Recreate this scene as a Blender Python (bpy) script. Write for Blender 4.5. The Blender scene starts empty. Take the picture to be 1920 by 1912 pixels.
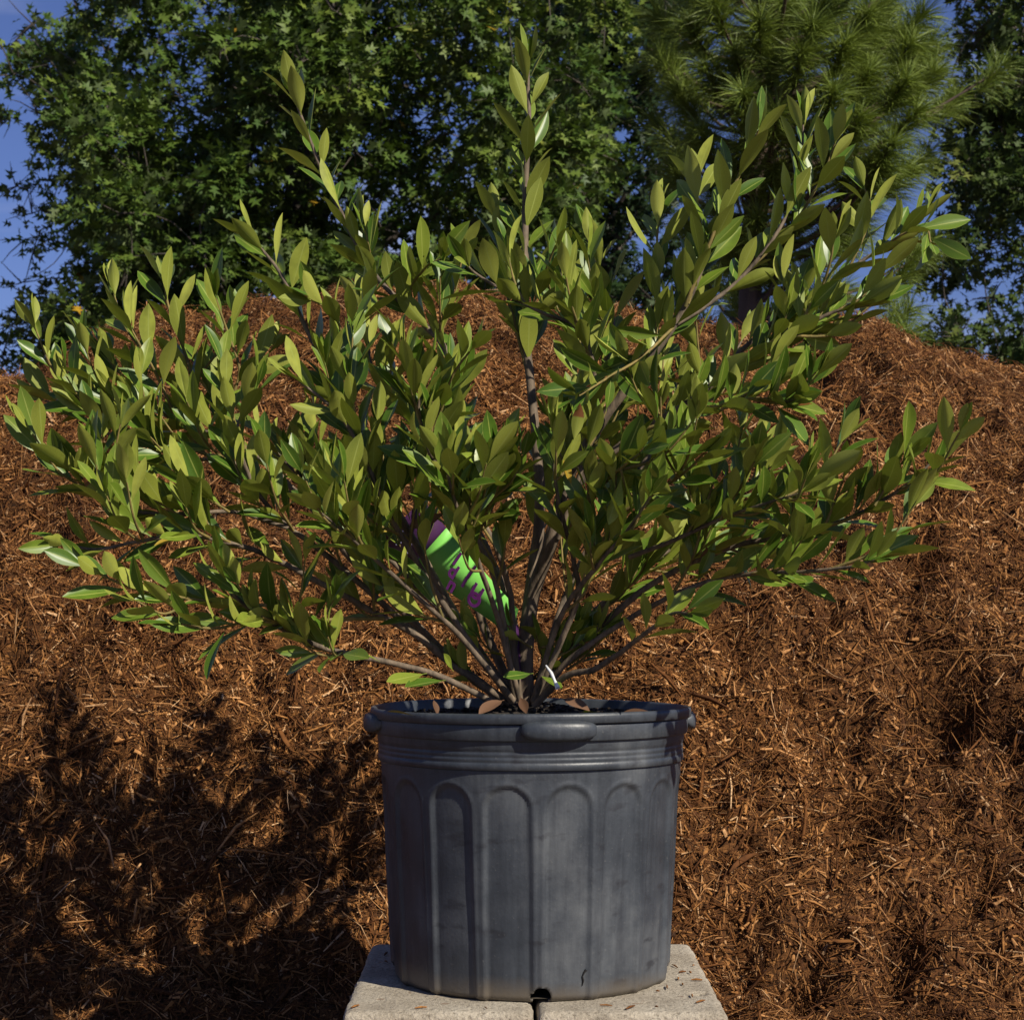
import bpy, math, random
import numpy as np
from mathutils import Vector, Matrix

R = math.radians
rng = np.random.default_rng(11)
random.seed(11)
scene = bpy.context.scene
col = scene.collection

# ------------------------------------------------------------------ camera
F_PX, W_PX, H_PX = 3400.0, 1920.0, 1912.0
CAM = Vector((0.0, 0.0, 0.6126))
PITCH = math.atan(194 / F_PX)
cam_d = bpy.data.cameras.new('camera')
cam_d.sensor_width = 36.0
cam_d.sensor_fit = 'HORIZONTAL'
cam_d.lens = 36.0 * F_PX / W_PX
cam_d.clip_start = 0.05
cam_d.clip_end = 500
cam_d.dof.use_dof = True
cam_d.dof.focus_distance = 2.2
cam_d.dof.aperture_fstop = 22.0
cam = bpy.data.objects.new('camera', cam_d)
cam.location = CAM
cam.rotation_euler = (R(90) + PITCH, 0, 0)
col.objects.link(cam)
scene.camera = cam

# ------------------------------------------------------------------ light
SUN_AZ, SUN_EL = 45.0, 37.0           # degrees to the right of "behind the camera", and up
SUN_DIR = Vector((math.sin(R(SUN_AZ)) * math.cos(R(SUN_EL)), -math.cos(R(SUN_AZ)) * math.cos(R(SUN_EL)), math.sin(R(SUN_EL))))
world = bpy.data.worlds.new('World')
scene.world = world
world.use_nodes = True
wt = world.node_tree
wt.nodes.clear()
w_out = wt.nodes.new('ShaderNodeOutputWorld')
w_bg = wt.nodes.new('ShaderNodeBackground')
w_bg.inputs['Strength'].default_value = 0.05
sky = wt.nodes.new('ShaderNodeTexSky')
sky.sky_type = 'NISHITA'
sky.sun_disc = False
sky.sun_elevation = R(SUN_EL)
sky.sun_rotation = R(180 - SUN_AZ)
sky.air_density = 1.0
sky.dust_density = 0.15
sky.ozone_density = 5.0
w_tc = wt.nodes.new('ShaderNodeTexCoord')
w_map = wt.nodes.new('ShaderNodeMapping')
w_map.inputs['Scale'].default_value = (2.2, 2.2, 11.0)
w_noise = wt.nodes.new('ShaderNodeTexNoise')
w_noise.inputs['Scale'].default_value = 2.0
w_noise.inputs['Detail'].default_value = 6.0
w_ramp = wt.nodes.new('ShaderNodeValToRGB')
w_ramp.color_ramp.elements[0].position = 0.54
w_ramp.color_ramp.elements[0].color = (0, 0, 0, 1)
w_ramp.color_ramp.elements[1].position = 0.80
w_ramp.color_ramp.elements[1].color = (0.40, 0.40, 0.40, 1)
w_mix = wt.nodes.new('ShaderNodeMix')
w_mix.data_type = 'RGBA'
w_mix.inputs['B'].default_value = (11.0, 11.5, 13.5, 1)
L = wt.links.new
L(w_tc.outputs['Generated'], w_map.inputs['Vector'])
L(w_map.outputs['Vector'], w_noise.inputs['Vector'])
L(w_noise.outputs['Fac'], w_ramp.inputs['Fac'])
L(w_ramp.outputs['Color'], w_mix.inputs['Factor'])
w_hue = wt.nodes.new('ShaderNodeMix')
w_hue.data_type = 'RGBA'
w_hue.blend_type = 'MULTIPLY'
w_hue.inputs['Factor'].default_value = 1.0
w_hue.inputs['B'].default_value = (1.02, 0.95, 1.34, 1)
L(sky.outputs['Color'], w_hue.inputs['A'])
L(w_hue.outputs['Result'], w_mix.inputs['A'])
L(w_mix.outputs['Result'], w_bg.inputs['Color'])
L(w_bg.outputs['Background'], w_out.inputs['Surface'])

sun_d = bpy.data.lights.new('sun', 'SUN')
sun_d.energy = 5.0
sun_d.angle = R(0.55)
sun_d.color = (1.0, 0.93, 0.80)
sun = bpy.data.objects.new('sun', sun_d)
sun.rotation_euler = SUN_DIR.to_track_quat('Z', 'Y').to_euler()
sun.location = (3, -4, 5)
col.objects.link(sun)

vs = scene.view_settings
vs.view_transform = 'Standard'
vs.look = 'None'
vs.exposure = 0.3
vs.gamma = 1.0
vs.use_curve_mapping = False
scene.render.resolution_x, scene.render.resolution_y = 1024, 1019
scene.cycles.max_bounces = 6
scene.cycles.diffuse_bounces = 2
scene.cycles.transparent_max_bounces = 6


# ------------------------------------------------------------------ helpers
def at(x, y, d):
    """Point on the ray through photo pixel (x, y) at world depth Y = d."""
    a, b = (x - W_PX / 2) / F_PX, (H_PX / 2 - y) / F_PX
    ry = math.cos(PITCH) - b * math.sin(PITCH)
    rz = math.sin(PITCH) + b * math.cos(PITCH)
    s = d / ry
    return Vector((CAM.x + a * s, d, CAM.z + rz * s))


def project(P):
    P = np.asarray(P, float) - np.array(CAM)
    c, s = math.cos(PITCH), math.sin(PITCH)
    fwd = P[:, 1] * c + P[:, 2] * s
    up = -P[:, 1] * s + P[:, 2] * c
    return np.stack([W_PX / 2 + F_PX * P[:, 0] / fwd, H_PX / 2 - F_PX * up / fwd, fwd], 1)


def np_mesh(name, V, faces, smooth=False, tint=None, uv=None):
    """faces: list of (n, k) integer arrays. tint: per-vertex float attribute. uv: per-vertex (n, 2)."""
    me = bpy.data.meshes.new(name)
    V = np.asarray(V, np.float32)
    me.vertices.add(len(V))
    me.vertices.foreach_set('co', V.ravel())
    loops, starts, n0 = [], [], 0
    for f in faces:
        f = np.asarray(f, np.int32)
        if len(f) == 0:
            continue
        loops.append(f.ravel())
        starts.append(n0 + np.arange(len(f), dtype=np.int32) * f.shape[1])
        n0 += f.size
    loops = np.concatenate(loops)
    starts = np.concatenate(starts)
    me.loops.add(len(loops))
    me.loops.foreach_set('vertex_index', loops)
    me.polygons.add(len(starts))
    me.polygons.foreach_set('loop_start', starts.astype(np.int32))
    if smooth:
        me.polygons.foreach_set('use_smooth', np.ones(len(starts), bool))
    me.update(calc_edges=True)
    if tint is not None:
        a = me.attributes.new('tint', 'FLOAT', 'POINT')
        a.data.foreach_set('value', np.asarray(tint, np.float32))
    if uv is not None:
        a = me.attributes.new('leaf_uv', 'FLOAT_VECTOR', 'POINT')
        u3 = np.zeros((len(V), 3), np.float32)
        u3[:, :2] = uv
        a.data.foreach_set('vector', u3.ravel())
    return me


def link(name, me, mat=None, parent=None):
    o = bpy.data.objects.new(name, me)
    col.objects.link(o)
    if mat is not None and me is not None:
        if len(me.materials) == 0:
            me.materials.append(mat)
    if parent is not None:
        o.parent = parent
    return o


def tag(o, label=None, cat=None, group=None, kind=None):
    if label: o['label'] = label
    if cat: o['category'] = cat
    if group: o['group'] = group
    if kind: o['kind'] = kind
    return o


def empty(name, loc=(0, 0, 0)):
    o = bpy.data.objects.new(name, None)
    o.empty_display_size = 0.1
    col.objects.link(o)
    o.location = loc
    return o


def put(o, parent):
    """Parent keeping world coordinates (parents here are only translated)."""
    o.parent = parent
    o.matrix_parent_inverse = Matrix.Translation(-parent.location)
    return o


# numpy gradient noise -------------------------------------------------
_perm = np.random.default_rng(5).permutation(512)
_perm = np.concatenate([_perm, _perm, _perm])
_grad = np.random.default_rng(6).normal(size=(512, 3))
_grad /= np.linalg.norm(_grad, axis=1)[:, None]


def noise3(P):
    P = np.asarray(P, float)
    i = np.floor(P).astype(int)
    f = P - i
    u = f * f * f * (f * (f * 6 - 15) + 10)
    i &= 511
    out = 0
    for dx in (0, 1):
        for dy in (0, 1):
            for dz in (0, 1):
                h = _perm[_perm[_perm[(i[:, 0] + dx) & 511] + ((i[:, 1] + dy) & 511)] % 512 + ((i[:, 2] + dz) & 511)]
                g = _grad[h]
                d = f - np.array([dx, dy, dz])
                w = (u[:, 0] if dx else 1 - u[:, 0]) * (u[:, 1] if dy else 1 - u[:, 1]) * (u[:, 2] if dz else 1 - u[:, 2])
                out = out + w * (g * d).sum(1)
    return out


def fbm(P, octaves=4, lac=2.1, gain=0.5):
    P = np.asarray(P, float)
    a, s, o = 1.0, 0.0, 0.0
    for k in range(octaves):
        o = o + a * noise3(P + 17.3 * k)
        P = P * lac
        a *= gain
    return o


def unit(v):
    v = np.asarray(v, float)
    n = np.linalg.norm(v, axis=-1, keepdims=True)
    return v / np.maximum(n, 1e-9)


def catmull(pts, n_per=6):
    pts = [np.array(p, float) for p in pts]
    if len(pts) == 2:
        t = np.linspace(0, 1, n_per + 1)[:, None]
        return pts[0] * (1 - t) + pts[1] * t
    ext = [2 * pts[0] - pts[1]] + pts + [2 * pts[-1] - pts[-2]]
    out = []
    for i in range(1, len(ext) - 2):
        p0, p1, p2, p3 = ext[i - 1], ext[i], ext[i + 1], ext[i + 2]
        for k in range(n_per):
            t = k / n_per
            out.append(0.5 * ((2 * p1) + (-p0 + p2) * t + (2 * p0 - 5 * p1 + 4 * p2 - p3) * t * t + (-p0 + 3 * p1 - 3 * p2 + p3) * t ** 3))
    out.append(pts[-1])
    return np.array(out)


def tube_arrays(P, rad, sides=7, cap=True):
    P = np.asarray(P, float)
    n = len(P)
    T = unit(np.gradient(P, axis=0))
    ref = np.array([0.3, 0.9, 0.2])
    A = unit(np.cross(T, ref))
    B = np.cross(T, A)
    th = np.linspace(0, 2 * math.pi, sides, endpoint=False)
    V = P[:, None, :] + np.asarray(rad)[:, None, None] * (np.cos(th)[None, :, None] * A[:, None, :] + np.sin(th)[None, :, None] * B[:, None, :])
    V = V.reshape(-1, 3)
    i = np.arange(n - 1)[:, None] * sides
    j = np.arange(sides)[None, :]
    jn = (j + 1) % sides
    Q = np.stack([i + j, i + jn, i + sides + jn, i + sides + j], -1).reshape(-1, 4)
    return V, Q


class Bag:
    """Collects arrays into one mesh."""
    def __init__(self):
        self.V, self.Q, self.T, self.tint, self.n = [], [], [], [], 0
    def add(self, V, Q=None, T=None, tint=0.0):
        V = np.asarray(V, float)
        self.V.append(V)
        if Q is not None and len(Q): self.Q.append(np.asarray(Q) + self.n)
        if T is not None and len(T): self.T.append(np.asarray(T) + self.n)
        self.tint.append(np.full(len(V), tint) if np.isscalar(tint) else np.asarray(tint))
        self.n += len(V)
    def tube(self, P, rad, sides=7, tint=0.0):
        V, Q = tube_arrays(P, rad, sides)
        self.add(V, Q, tint=tint)
    def mesh(self, name, smooth=False):
        f = []
        if self.Q: f.append(np.concatenate(self.Q))
        if self.T: f.append(np.concatenate(self.T))
        return np_mesh(name, np.concatenate(self.V), f, smooth, np.concatenate(self.tint))


# ------------------------------------------------------------------ materials
def new_mat(name):
    m = bpy.data.materials.new(name)
    m.use_nodes = True
    nt = m.node_tree
    b = nt.nodes['Principled BSDF']
    return m, nt, b


def N(nt, t, **kw):
    n = nt.nodes.new(t)
    for k, v in kw.items():
        if k.startswith('i_'):
            n.inputs[k[2:].replace('_', ' ')].default_value = v
        else:
            setattr(n, k, v)
    return n


def ramp(nt, stops):
    r = nt.nodes.new('ShaderNodeValToRGB')
    e = r.color_ramp.elements
    while len(e) > 1:
        e.remove(e[-1])
    e[0].position, e[0].color = stops[0][0], (*stops[0][1], 1)
    for p, c in stops[1:]:
        x = e.new(p)
        x.color = (*c, 1)
    return r


def mixrgb(nt, a, b, fac, blend='MIX'):
    n = nt.nodes.new('ShaderNodeMix')
    n.data_type = 'RGBA'
    n.blend_type = blend
    for sock, val in (('A', a), ('B', b)):
        if hasattr(val, 'is_linked'):
            nt.links.new(val, n.inputs[sock])
        else:
            n.inputs[sock].default_value = (*val, 1)
    if hasattr(fac, 'is_linked'):
        nt.links.new(fac, n.inputs['Factor'])
    else:
        n.inputs['Factor'].default_value = fac
    return n.outputs['Result']


def rand_value(nt):
    """Per-piece random: a 'tint' attribute on joined meshes plus the object's random."""
    a = N(nt, 'ShaderNodeAttribute', attribute_name='tint')
    o = N(nt, 'ShaderNodeObjectInfo')
    s = N(nt, 'ShaderNodeMath', operation='ADD')
    nt.links.new(a.outputs['Fac'], s.inputs[0])
    nt.links.new(o.outputs['Random'], s.inputs[1])
    f = N(nt, 'ShaderNodeMath', operation='FRACT')
    nt.links.new(s.outputs[0], f.inputs[0])
    return f.outputs[0]


def leaf_material(name, upper, under, rough=0.38, trans=0.25, trans_col=(0.20, 0.30, 0.03), vein=True, tip=None, spec=0.40, joined=False):
    m, nt, b = new_mat(name)
    if joined:
        r = N(nt, 'ShaderNodeAttribute', attribute_name='tint').outputs['Fac']
    else:
        r = rand_value(nt)
    ru = ramp(nt, upper)
    rl = ramp(nt, under)
    nt.links.new(r, ru.inputs['Fac'])
    nt.links.new(r, rl.inputs['Fac'])
    g = N(nt, 'ShaderNodeNewGeometry')
    c = mixrgb(nt, ru.outputs['Color'], rl.outputs['Color'], g.outputs['Backfacing'])
    tc = N(nt, 'ShaderNodeTexCoord')
    nz = N(nt, 'ShaderNodeTexNoise', i_Scale=90.0, i_Detail=3.0)
    nt.links.new(tc.outputs['Object'], nz.inputs['Vector'])
    nr = ramp(nt, [(0.3, (0.82, 0.82, 0.80)), (0.7, (1.15, 1.15, 1.1))])
    nt.links.new(nz.outputs['Fac'], nr.inputs['Fac'])
    c = mixrgb(nt, c, nr.outputs['Color'], 1.0, 'MULTIPLY')
    if vein:
        a = N(nt, 'ShaderNodeAttribute', attribute_name='leaf_uv')
        sx = N(nt, 'ShaderNodeSeparateXYZ')
        nt.links.new(a.outputs['Vector'], sx.inputs[0])
        ab = N(nt, 'ShaderNodeMath', operation='ABSOLUTE')
        nt.links.new(sx.outputs['X'], ab.inputs[0])
        vr = ramp(nt, [(0.0, (1, 1, 1)), (0.045, (0.65, 0.65, 0.65)), (0.09, (0, 0, 0)), (0.93, (0, 0, 0)), (1.0, (0.7, 0.7, 0.7))])
        nt.links.new(ab.outputs[0], vr.inputs['Fac'])
        c = mixrgb(nt, c, (0.30, 0.34, 0.07), vr.outputs['Color'])
        if tip is not None:
            tr = ramp(nt, [(tip, (0, 0, 0)), (tip + 0.04, (1, 1, 1))])
            nt.links.new(sx.outputs['Y'], tr.inputs['Fac'])
            c = mixrgb(nt, c, (0.22, 0.075, 0.025), tr.outputs['Color'])
    nt.links.new(c, b.inputs['Base Color'])
    rr = N(nt, 'ShaderNodeMapRange')
    rr.inputs['To Min'].default_value = rough
    rr.inputs['To Max'].default_value = 0.62
    nt.links.new(g.outputs['Backfacing'], rr.inputs['Value'])
    nt.links.new(rr.outputs['Result'], b.inputs['Roughness'])
    b.inputs['Specular IOR Level'].default_value = spec
    t = N(nt, 'ShaderNodeBsdfTranslucent')
    t.inputs['Color'].default_value = (*trans_col, 1)
    ms = N(nt, 'ShaderNodeMixShader')
    ms.inputs['Fac'].default_value = trans
    out = nt.nodes['Material Output']
    nt.links.new(b.outputs[0], ms.inputs[1])
    nt.links.new(t.outputs[0], ms.inputs[2])
    nt.links.new(ms.outputs[0], out.inputs['Surface'])
    return m


UP = [(0.0, (0.052, 0.108, 0.010)), (0.45, (0.088, 0.160, 0.015)), (0.8, (0.145, 0.205, 0.022)), (1.0, (0.200, 0.245, 0.032))]
UN = [(0.0, (0.185, 0.215, 0.026)), (0.5, (0.255, 0.285, 0.038)), (1.0, (0.330, 0.350, 0.062))]
M_LEAF = leaf_material('shrub_leaf', UP, UN, trans=0.13, trans_col=(0.24, 0.30, 0.03))
M_LEAF_TIP = leaf_material('shrub_leaf_brown_tip', UP, UN, tip=0.60)
M_LEAF_YEL = leaf_material('shrub_leaf_yellowing', [(0, (0.32, 0.26, 0.03)), (1, (0.40, 0.22, 0.03))], [(0, (0.36, 0.30, 0.05)), (1, (0.40, 0.24, 0.05))])
M_LEAF_DRY = leaf_material('dry_leaf', [(0, (0.09, 0.042, 0.02)), (1, (0.18, 0.095, 0.055))], [(0, (0.11, 0.052, 0.026)), (1, (0.22, 0.125, 0.078))], rough=0.7, trans=0.05, vein=False)
M_OAK = leaf_material('oak_leaf', [(0, (0.040, 0.080, 0.014)), (0.5, (0.080, 0.130, 0.022)), (0.99, (0.160, 0.205, 0.034)), (0.998, (0.14, 0.15, 0.02)), (1.0, (0.42, 0.24, 0.02))],
                      [(0, (0.060, 0.090, 0.030)), (1, (0.09, 0.12, 0.04))], rough=0.50, trans=0.16, trans_col=(0.10, 0.17, 0.02), vein=False, spec=0.22, joined=True)
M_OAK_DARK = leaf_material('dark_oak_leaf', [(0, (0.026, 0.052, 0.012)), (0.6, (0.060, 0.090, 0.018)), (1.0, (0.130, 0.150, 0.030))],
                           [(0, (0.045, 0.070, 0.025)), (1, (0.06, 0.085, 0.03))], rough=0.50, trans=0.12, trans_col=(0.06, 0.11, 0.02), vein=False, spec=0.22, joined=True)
M_OAK_SHADE_TONED = leaf_material('shade_toned_leaf', [(0, (0.010, 0.024, 0.007)), (0.7, (0.018, 0.038, 0.010)), (1.0, (0.032, 0.055, 0.014))],
                           [(0, (0.020, 0.036, 0.014)), (1, (0.03, 0.05, 0.018))], rough=0.5, trans=0.08, trans_col=(0.04, 0.08, 0.015), vein=False, spec=0.2, joined=True)  # middle tree's shade is put into the leaf colour, hence so dark
M_NEEDLE = leaf_material('pine_needle', [(0, (0.095, 0.150, 0.020)), (1, (0.190, 0.245, 0.034))], [(0, (0.095, 0.150, 0.020)), (1, (0.190, 0.245, 0.034))],
                         rough=0.5, trans=0.22, trans_col=(0.13, 0.17, 0.02), vein=False)


def bark_material(name, c0, c1, scale=60.0, stretch=(1, 1, 0.25)):
    m, nt, b = new_mat(name)
    tc = N(nt, 'ShaderNodeTexCoord')
    mp = N(nt, 'ShaderNodeMapping')
    mp.inputs['Scale'].default_value = stretch
    nz = N(nt, 'ShaderNodeTexNoise', i_Scale=scale, i_Detail=6.0, i_Roughness=0.65)
    nt.links.new(tc.outputs['Object'], mp.inputs['Vector'])
    nt.links.new(mp.outputs['Vector'], nz.inputs['Vector'])
    rp = ramp(nt, [(0.35, c0), (0.68, c1)])
    nt.links.new(nz.outputs['Fac'], rp.inputs['Fac'])
    nt.links.new(rp.outputs['Color'], b.inputs['Base Color'])
    b.inputs['Roughness'].default_value = 0.8
    bp = N(nt, 'ShaderNodeBump', i_Strength=0.6, i_Distance=0.002)
    nt.links.new(nz.outputs['Fac'], bp.inputs['Height'])
    nt.links.new(bp.outputs['Normal'], b.inputs['Normal'])
    return m


M_STEM = bark_material('shrub_bark', (0.06, 0.044, 0.028), (0.20, 0.145, 0.095), 120.0)
M_TWIG = bark_material('young_twig', (0.12, 0.10, 0.025), (0.26, 0.18, 0.05), 120.0)
M_TRUNK = bark_material('oak_bark', (0.035, 0.028, 0.022), (0.10, 0.08, 0.062), 14.0)
M_PBARK = bark_material('pine_bark', (0.035, 0.021, 0.013), (0.085, 0.052, 0.032), 16.0)


def mulch_material():
    m, nt, b = new_mat('mulch_shred')
    a = N(nt, 'ShaderNodeAttribute', attribute_name='tint')
    o = N(nt, 'ShaderNodeObjectInfo')
    s = N(nt, 'ShaderNodeMath', operation='ADD')
    nt.links.new(a.outputs['Fac'], s.inputs[0])
    mm = N(nt, 'ShaderNodeMath', operation='MULTIPLY')
    mm.inputs[1].default_value = 0.9
    nt.links.new(o.outputs['Random'], mm.inputs[0])
    nt.links.new(mm.outputs[0], s.inputs[1])
    f = N(nt, 'ShaderNodeMath', operation='FRACT')
    nt.links.new(s.outputs[0], f.inputs[0])
    rp = ramp(nt, [(0.0, (0.055, 0.021, 0.006)), (0.30, (0.125, 0.050, 0.013)), (0.62, (0.205, 0.088, 0.024)), (0.86, (0.30, 0.142, 0.042)), (0.96, (0.42, 0.22, 0.085)), (1.0, (0.52, 0.35, 0.19))])
    nt.links.new(f.outputs[0], rp.inputs['Fac'])
    tc = N(nt, 'ShaderNodeTexCoord')
    nz = N(nt, 'ShaderNodeTexNoise', i_Scale=3.0, i_Detail=3.0)
    nt.links.new(tc.outputs['Object'], nz.inputs['Vector'])
    nr = ramp(nt, [(0.35, (0.72, 0.66, 0.62)), (0.65, (1.15, 1.10, 1.05))])
    nt.links.new(nz.outputs['Fac'], nr.inputs['Fac'])
    c = mixrgb(nt, rp.outputs['Color'], nr.outputs['Color'], 1.0, 'MULTIPLY')
    n2 = N(nt, 'ShaderNodeTexNoise', i_Scale=220.0, i_Detail=2.0)
    nt.links.new(tc.outputs['Object'], n2.inputs['Vector'])
    nr2 = ramp(nt, [(0.3, (0.65, 0.62, 0.6)), (0.7, (1.25, 1.25, 1.25))])
    nt.links.new(n2.outputs['Fac'], nr2.inputs['Fac'])
    c = mixrgb(nt, c, nr2.outputs['Color'], 1.0, 'MULTIPLY')
    nt.links.new(c, b.inputs['Base Color'])
    b.inputs['Roughness'].default_value = 0.85
    b.inputs['Specular IOR Level'].default_value = 0.2
    return m


M_MULCH = mulch_material()


def soil_material(name, c0, c1, scale, bump=0.004):
    m, nt, b = new_mat(name)
    tc = N(nt, 'ShaderNodeTexCoord')
    nz = N(nt, 'ShaderNodeTexNoise', i_Scale=scale, i_Detail=8.0, i_Roughness=0.7)
    nt.links.new(tc.outputs['Object'], nz.inputs['Vector'])
    rp = ramp(nt, [(0.35, c0), (0.7, c1)])
    nt.links.new(nz.outputs['Fac'], rp.inputs['Fac'])
    nt.links.new(rp.outputs['Color'], b.inputs['Base Color'])
    b.inputs['Roughness'].default_value = 0.95
    bp = N(nt, 'ShaderNodeBump', i_Strength=1.0, i_Distance=bump)
    nt.links.new(nz.outputs['Fac'], bp.inputs['Height'])
    nt.links.new(bp.outputs['Normal'], b.inputs['Normal'])
    return m


def mound_material():
    m, nt, b = new_mat('matted_mulch')
    tc = N(nt, 'ShaderNodeTexCoord')
    hs = []
    for rot, sc in (((0.3, 0.4, 0.5), (420, 60, 60)), ((1.1, -0.6, 2.0), (60, 420, 60)), ((-0.7, 0.9, 1.2), (60, 60, 420))):
        mp = N(nt, 'ShaderNodeMapping')
        mp.inputs['Rotation'].default_value = rot
        mp.inputs['Scale'].default_value = sc
        nz = N(nt, 'ShaderNodeTexNoise', i_Scale=1.0, i_Detail=3.0, i_Distortion=0.6)
        nt.links.new(tc.outputs['Object'], mp.inputs['Vector'])
        nt.links.new(mp.outputs['Vector'], nz.inputs['Vector'])
        hs.append(nz.outputs['Fac'])
    mx = N(nt, 'ShaderNodeMath', operation='MAXIMUM')
    nt.links.new(hs[0], mx.inputs[0]); nt.links.new(hs[1], mx.inputs[1])
    m2 = N(nt, 'ShaderNodeMath', operation='MAXIMUM')
    nt.links.new(mx.outputs[0], m2.inputs[0]); nt.links.new(hs[2], m2.inputs[1])
    rp = ramp(nt, [(0.46, (0.018, 0.007, 0.002)), (0.56, (0.075, 0.030, 0.008)), (0.66, (0.17, 0.070, 0.020)), (0.78, (0.28, 0.13, 0.04))])
    nt.links.new(m2.outputs[0], rp.inputs['Fac'])
    nt.links.new(rp.outputs['Color'], b.inputs['Base Color'])
    b.inputs['Roughness'].default_value = 0.9
    b.inputs['Specular IOR Level'].default_value = 0.2
    bp = N(nt, 'ShaderNodeBump', i_Strength=1.0, i_Distance=0.006)
    nt.links.new(m2.outputs[0], bp.inputs['Height'])
    nt.links.new(bp.outputs['Normal'], b.inputs['Normal'])
    return m


M_MOUND = mound_material()
M_SOIL = soil_material('potting_soil', (0.010, 0.007, 0.005), (0.05, 0.035, 0.022), 120.0)
M_GROUND = soil_material('bare_ground', (0.08, 0.055, 0.035), (0.17, 0.12, 0.08), 9.0, 0.02)


def pot_material():
    m, nt, b = new_mat('dusty_black_plastic')
    tc = N(nt, 'ShaderNodeTexCoord')
    nz = N(nt, 'ShaderNodeTexNoise', i_Scale=9.0, i_Detail=7.0, i_Roughness=0.62)
    nt.links.new(tc.outputs['Object'], nz.inputs['Vector'])
    rp = ramp(nt, [(0.30, (0.020, 0.025, 0.032)), (0.50, (0.042, 0.048, 0.057)), (0.72, (0.092, 0.098, 0.104))])
    nt.links.new(nz.outputs['Fac'], rp.inputs['Fac'])
    # dark rubbed marks and scuffs with a shape of their own
    mp = N(nt, 'ShaderNodeMapping')
    mp.inputs['Rotation'].default_value = (0.2, 0.5, 0.3)
    mp.inputs['Scale'].default_value = (26, 26, 60)
    ns = N(nt, 'ShaderNodeTexNoise', i_Scale=1.0, i_Detail=3.0, i_Roughness=0.5)
    nt.links.new(tc.outputs['Object'], mp.inputs['Vector'])
    nt.links.new(mp.outputs['Vector'], ns.inputs['Vector'])
    sr = ramp(nt, [(0.60, (0, 0, 0)), (0.70, (0.7, 0.7, 0.7))])
    nt.links.new(ns.outputs['Fac'], sr.inputs['Fac'])
    c = mixrgb(nt, rp.outputs['Color'], (0.022, 0.023, 0.028), sr.outputs['Color'])
    ms_ = N(nt, 'ShaderNodeMapping')
    ms_.inputs['Scale'].default_value = (75, 75, 5)
    nst = N(nt, 'ShaderNodeTexNoise', i_Scale=1.0, i_Detail=5.0, i_Roughness=0.7)
    nt.links.new(tc.outputs['Object'], ms_.inputs['Vector'])
    nt.links.new(ms_.outputs['Vector'], nst.inputs['Vector'])
    str_ = ramp(nt, [(0.30, (0.70, 0.70, 0.72)), (0.5, (1, 1, 1)), (0.72, (1.30, 1.29, 1.26))])
    nt.links.new(nst.outputs['Fac'], str_.inputs['Fac'])
    c = mixrgb(nt, c, str_.outputs['Color'], 1.0, 'MULTIPLY')
    # pale dust specks
    nd = N(nt, 'ShaderNodeTexNoise', i_Scale=260.0, i_Detail=2.0)
    nt.links.new(tc.outputs['Object'], nd.inputs['Vector'])
    dr = ramp(nt, [(0.66, (0, 0, 0)), (0.80, (0.30, 0.30, 0.30))])
    nt.links.new(nd.outputs['Fac'], dr.inputs['Fac'])
    c = mixrgb(nt, c, (0.17, 0.165, 0.15), dr.outputs['Color'])
    # splashed dirt along the foot
    sx = N(nt, 'ShaderNodeSeparateXYZ')
    nt.links.new(tc.outputs['Object'], sx.inputs[0])
    add = N(nt, 'ShaderNodeMath', operation='MULTIPLY_ADD')
    add.inputs[1].default_value = 0.05
    nt.links.new(nz.outputs['Fac'], add.inputs[0])
    nt.links.new(sx.outputs['Z'], add.inputs[2])
    fr = ramp(nt, [(0.028, (0.7, 0.7, 0.7)), (0.05, (0, 0, 0))])
    nt.links.new(add.outputs[0], fr.inputs['Fac'])
    c = mixrgb(nt, c, (0.12, 0.095, 0.065), fr.outputs['Color'])
    nt.links.new(c, b.inputs['Base Color'])
    rr = ramp(nt, [(0.3, (0.36, 0.36, 0.36)), (0.7, (0.58, 0.58, 0.58))])
    nt.links.new(nz.outputs['Fac'], rr.inputs['Fac'])
    nt.links.new(rr.outputs['Color'], b.inputs['Roughness'])
    bp = N(nt, 'ShaderNodeBump', i_Strength=0.25, i_Distance=0.0008)
    nt.links.new(nd.outputs['Fac'], bp.inputs['Height'])
    nt.links.new(bp.outputs['Normal'], b.inputs['Normal'])
    return m


M_POT = pot_material()


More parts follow.
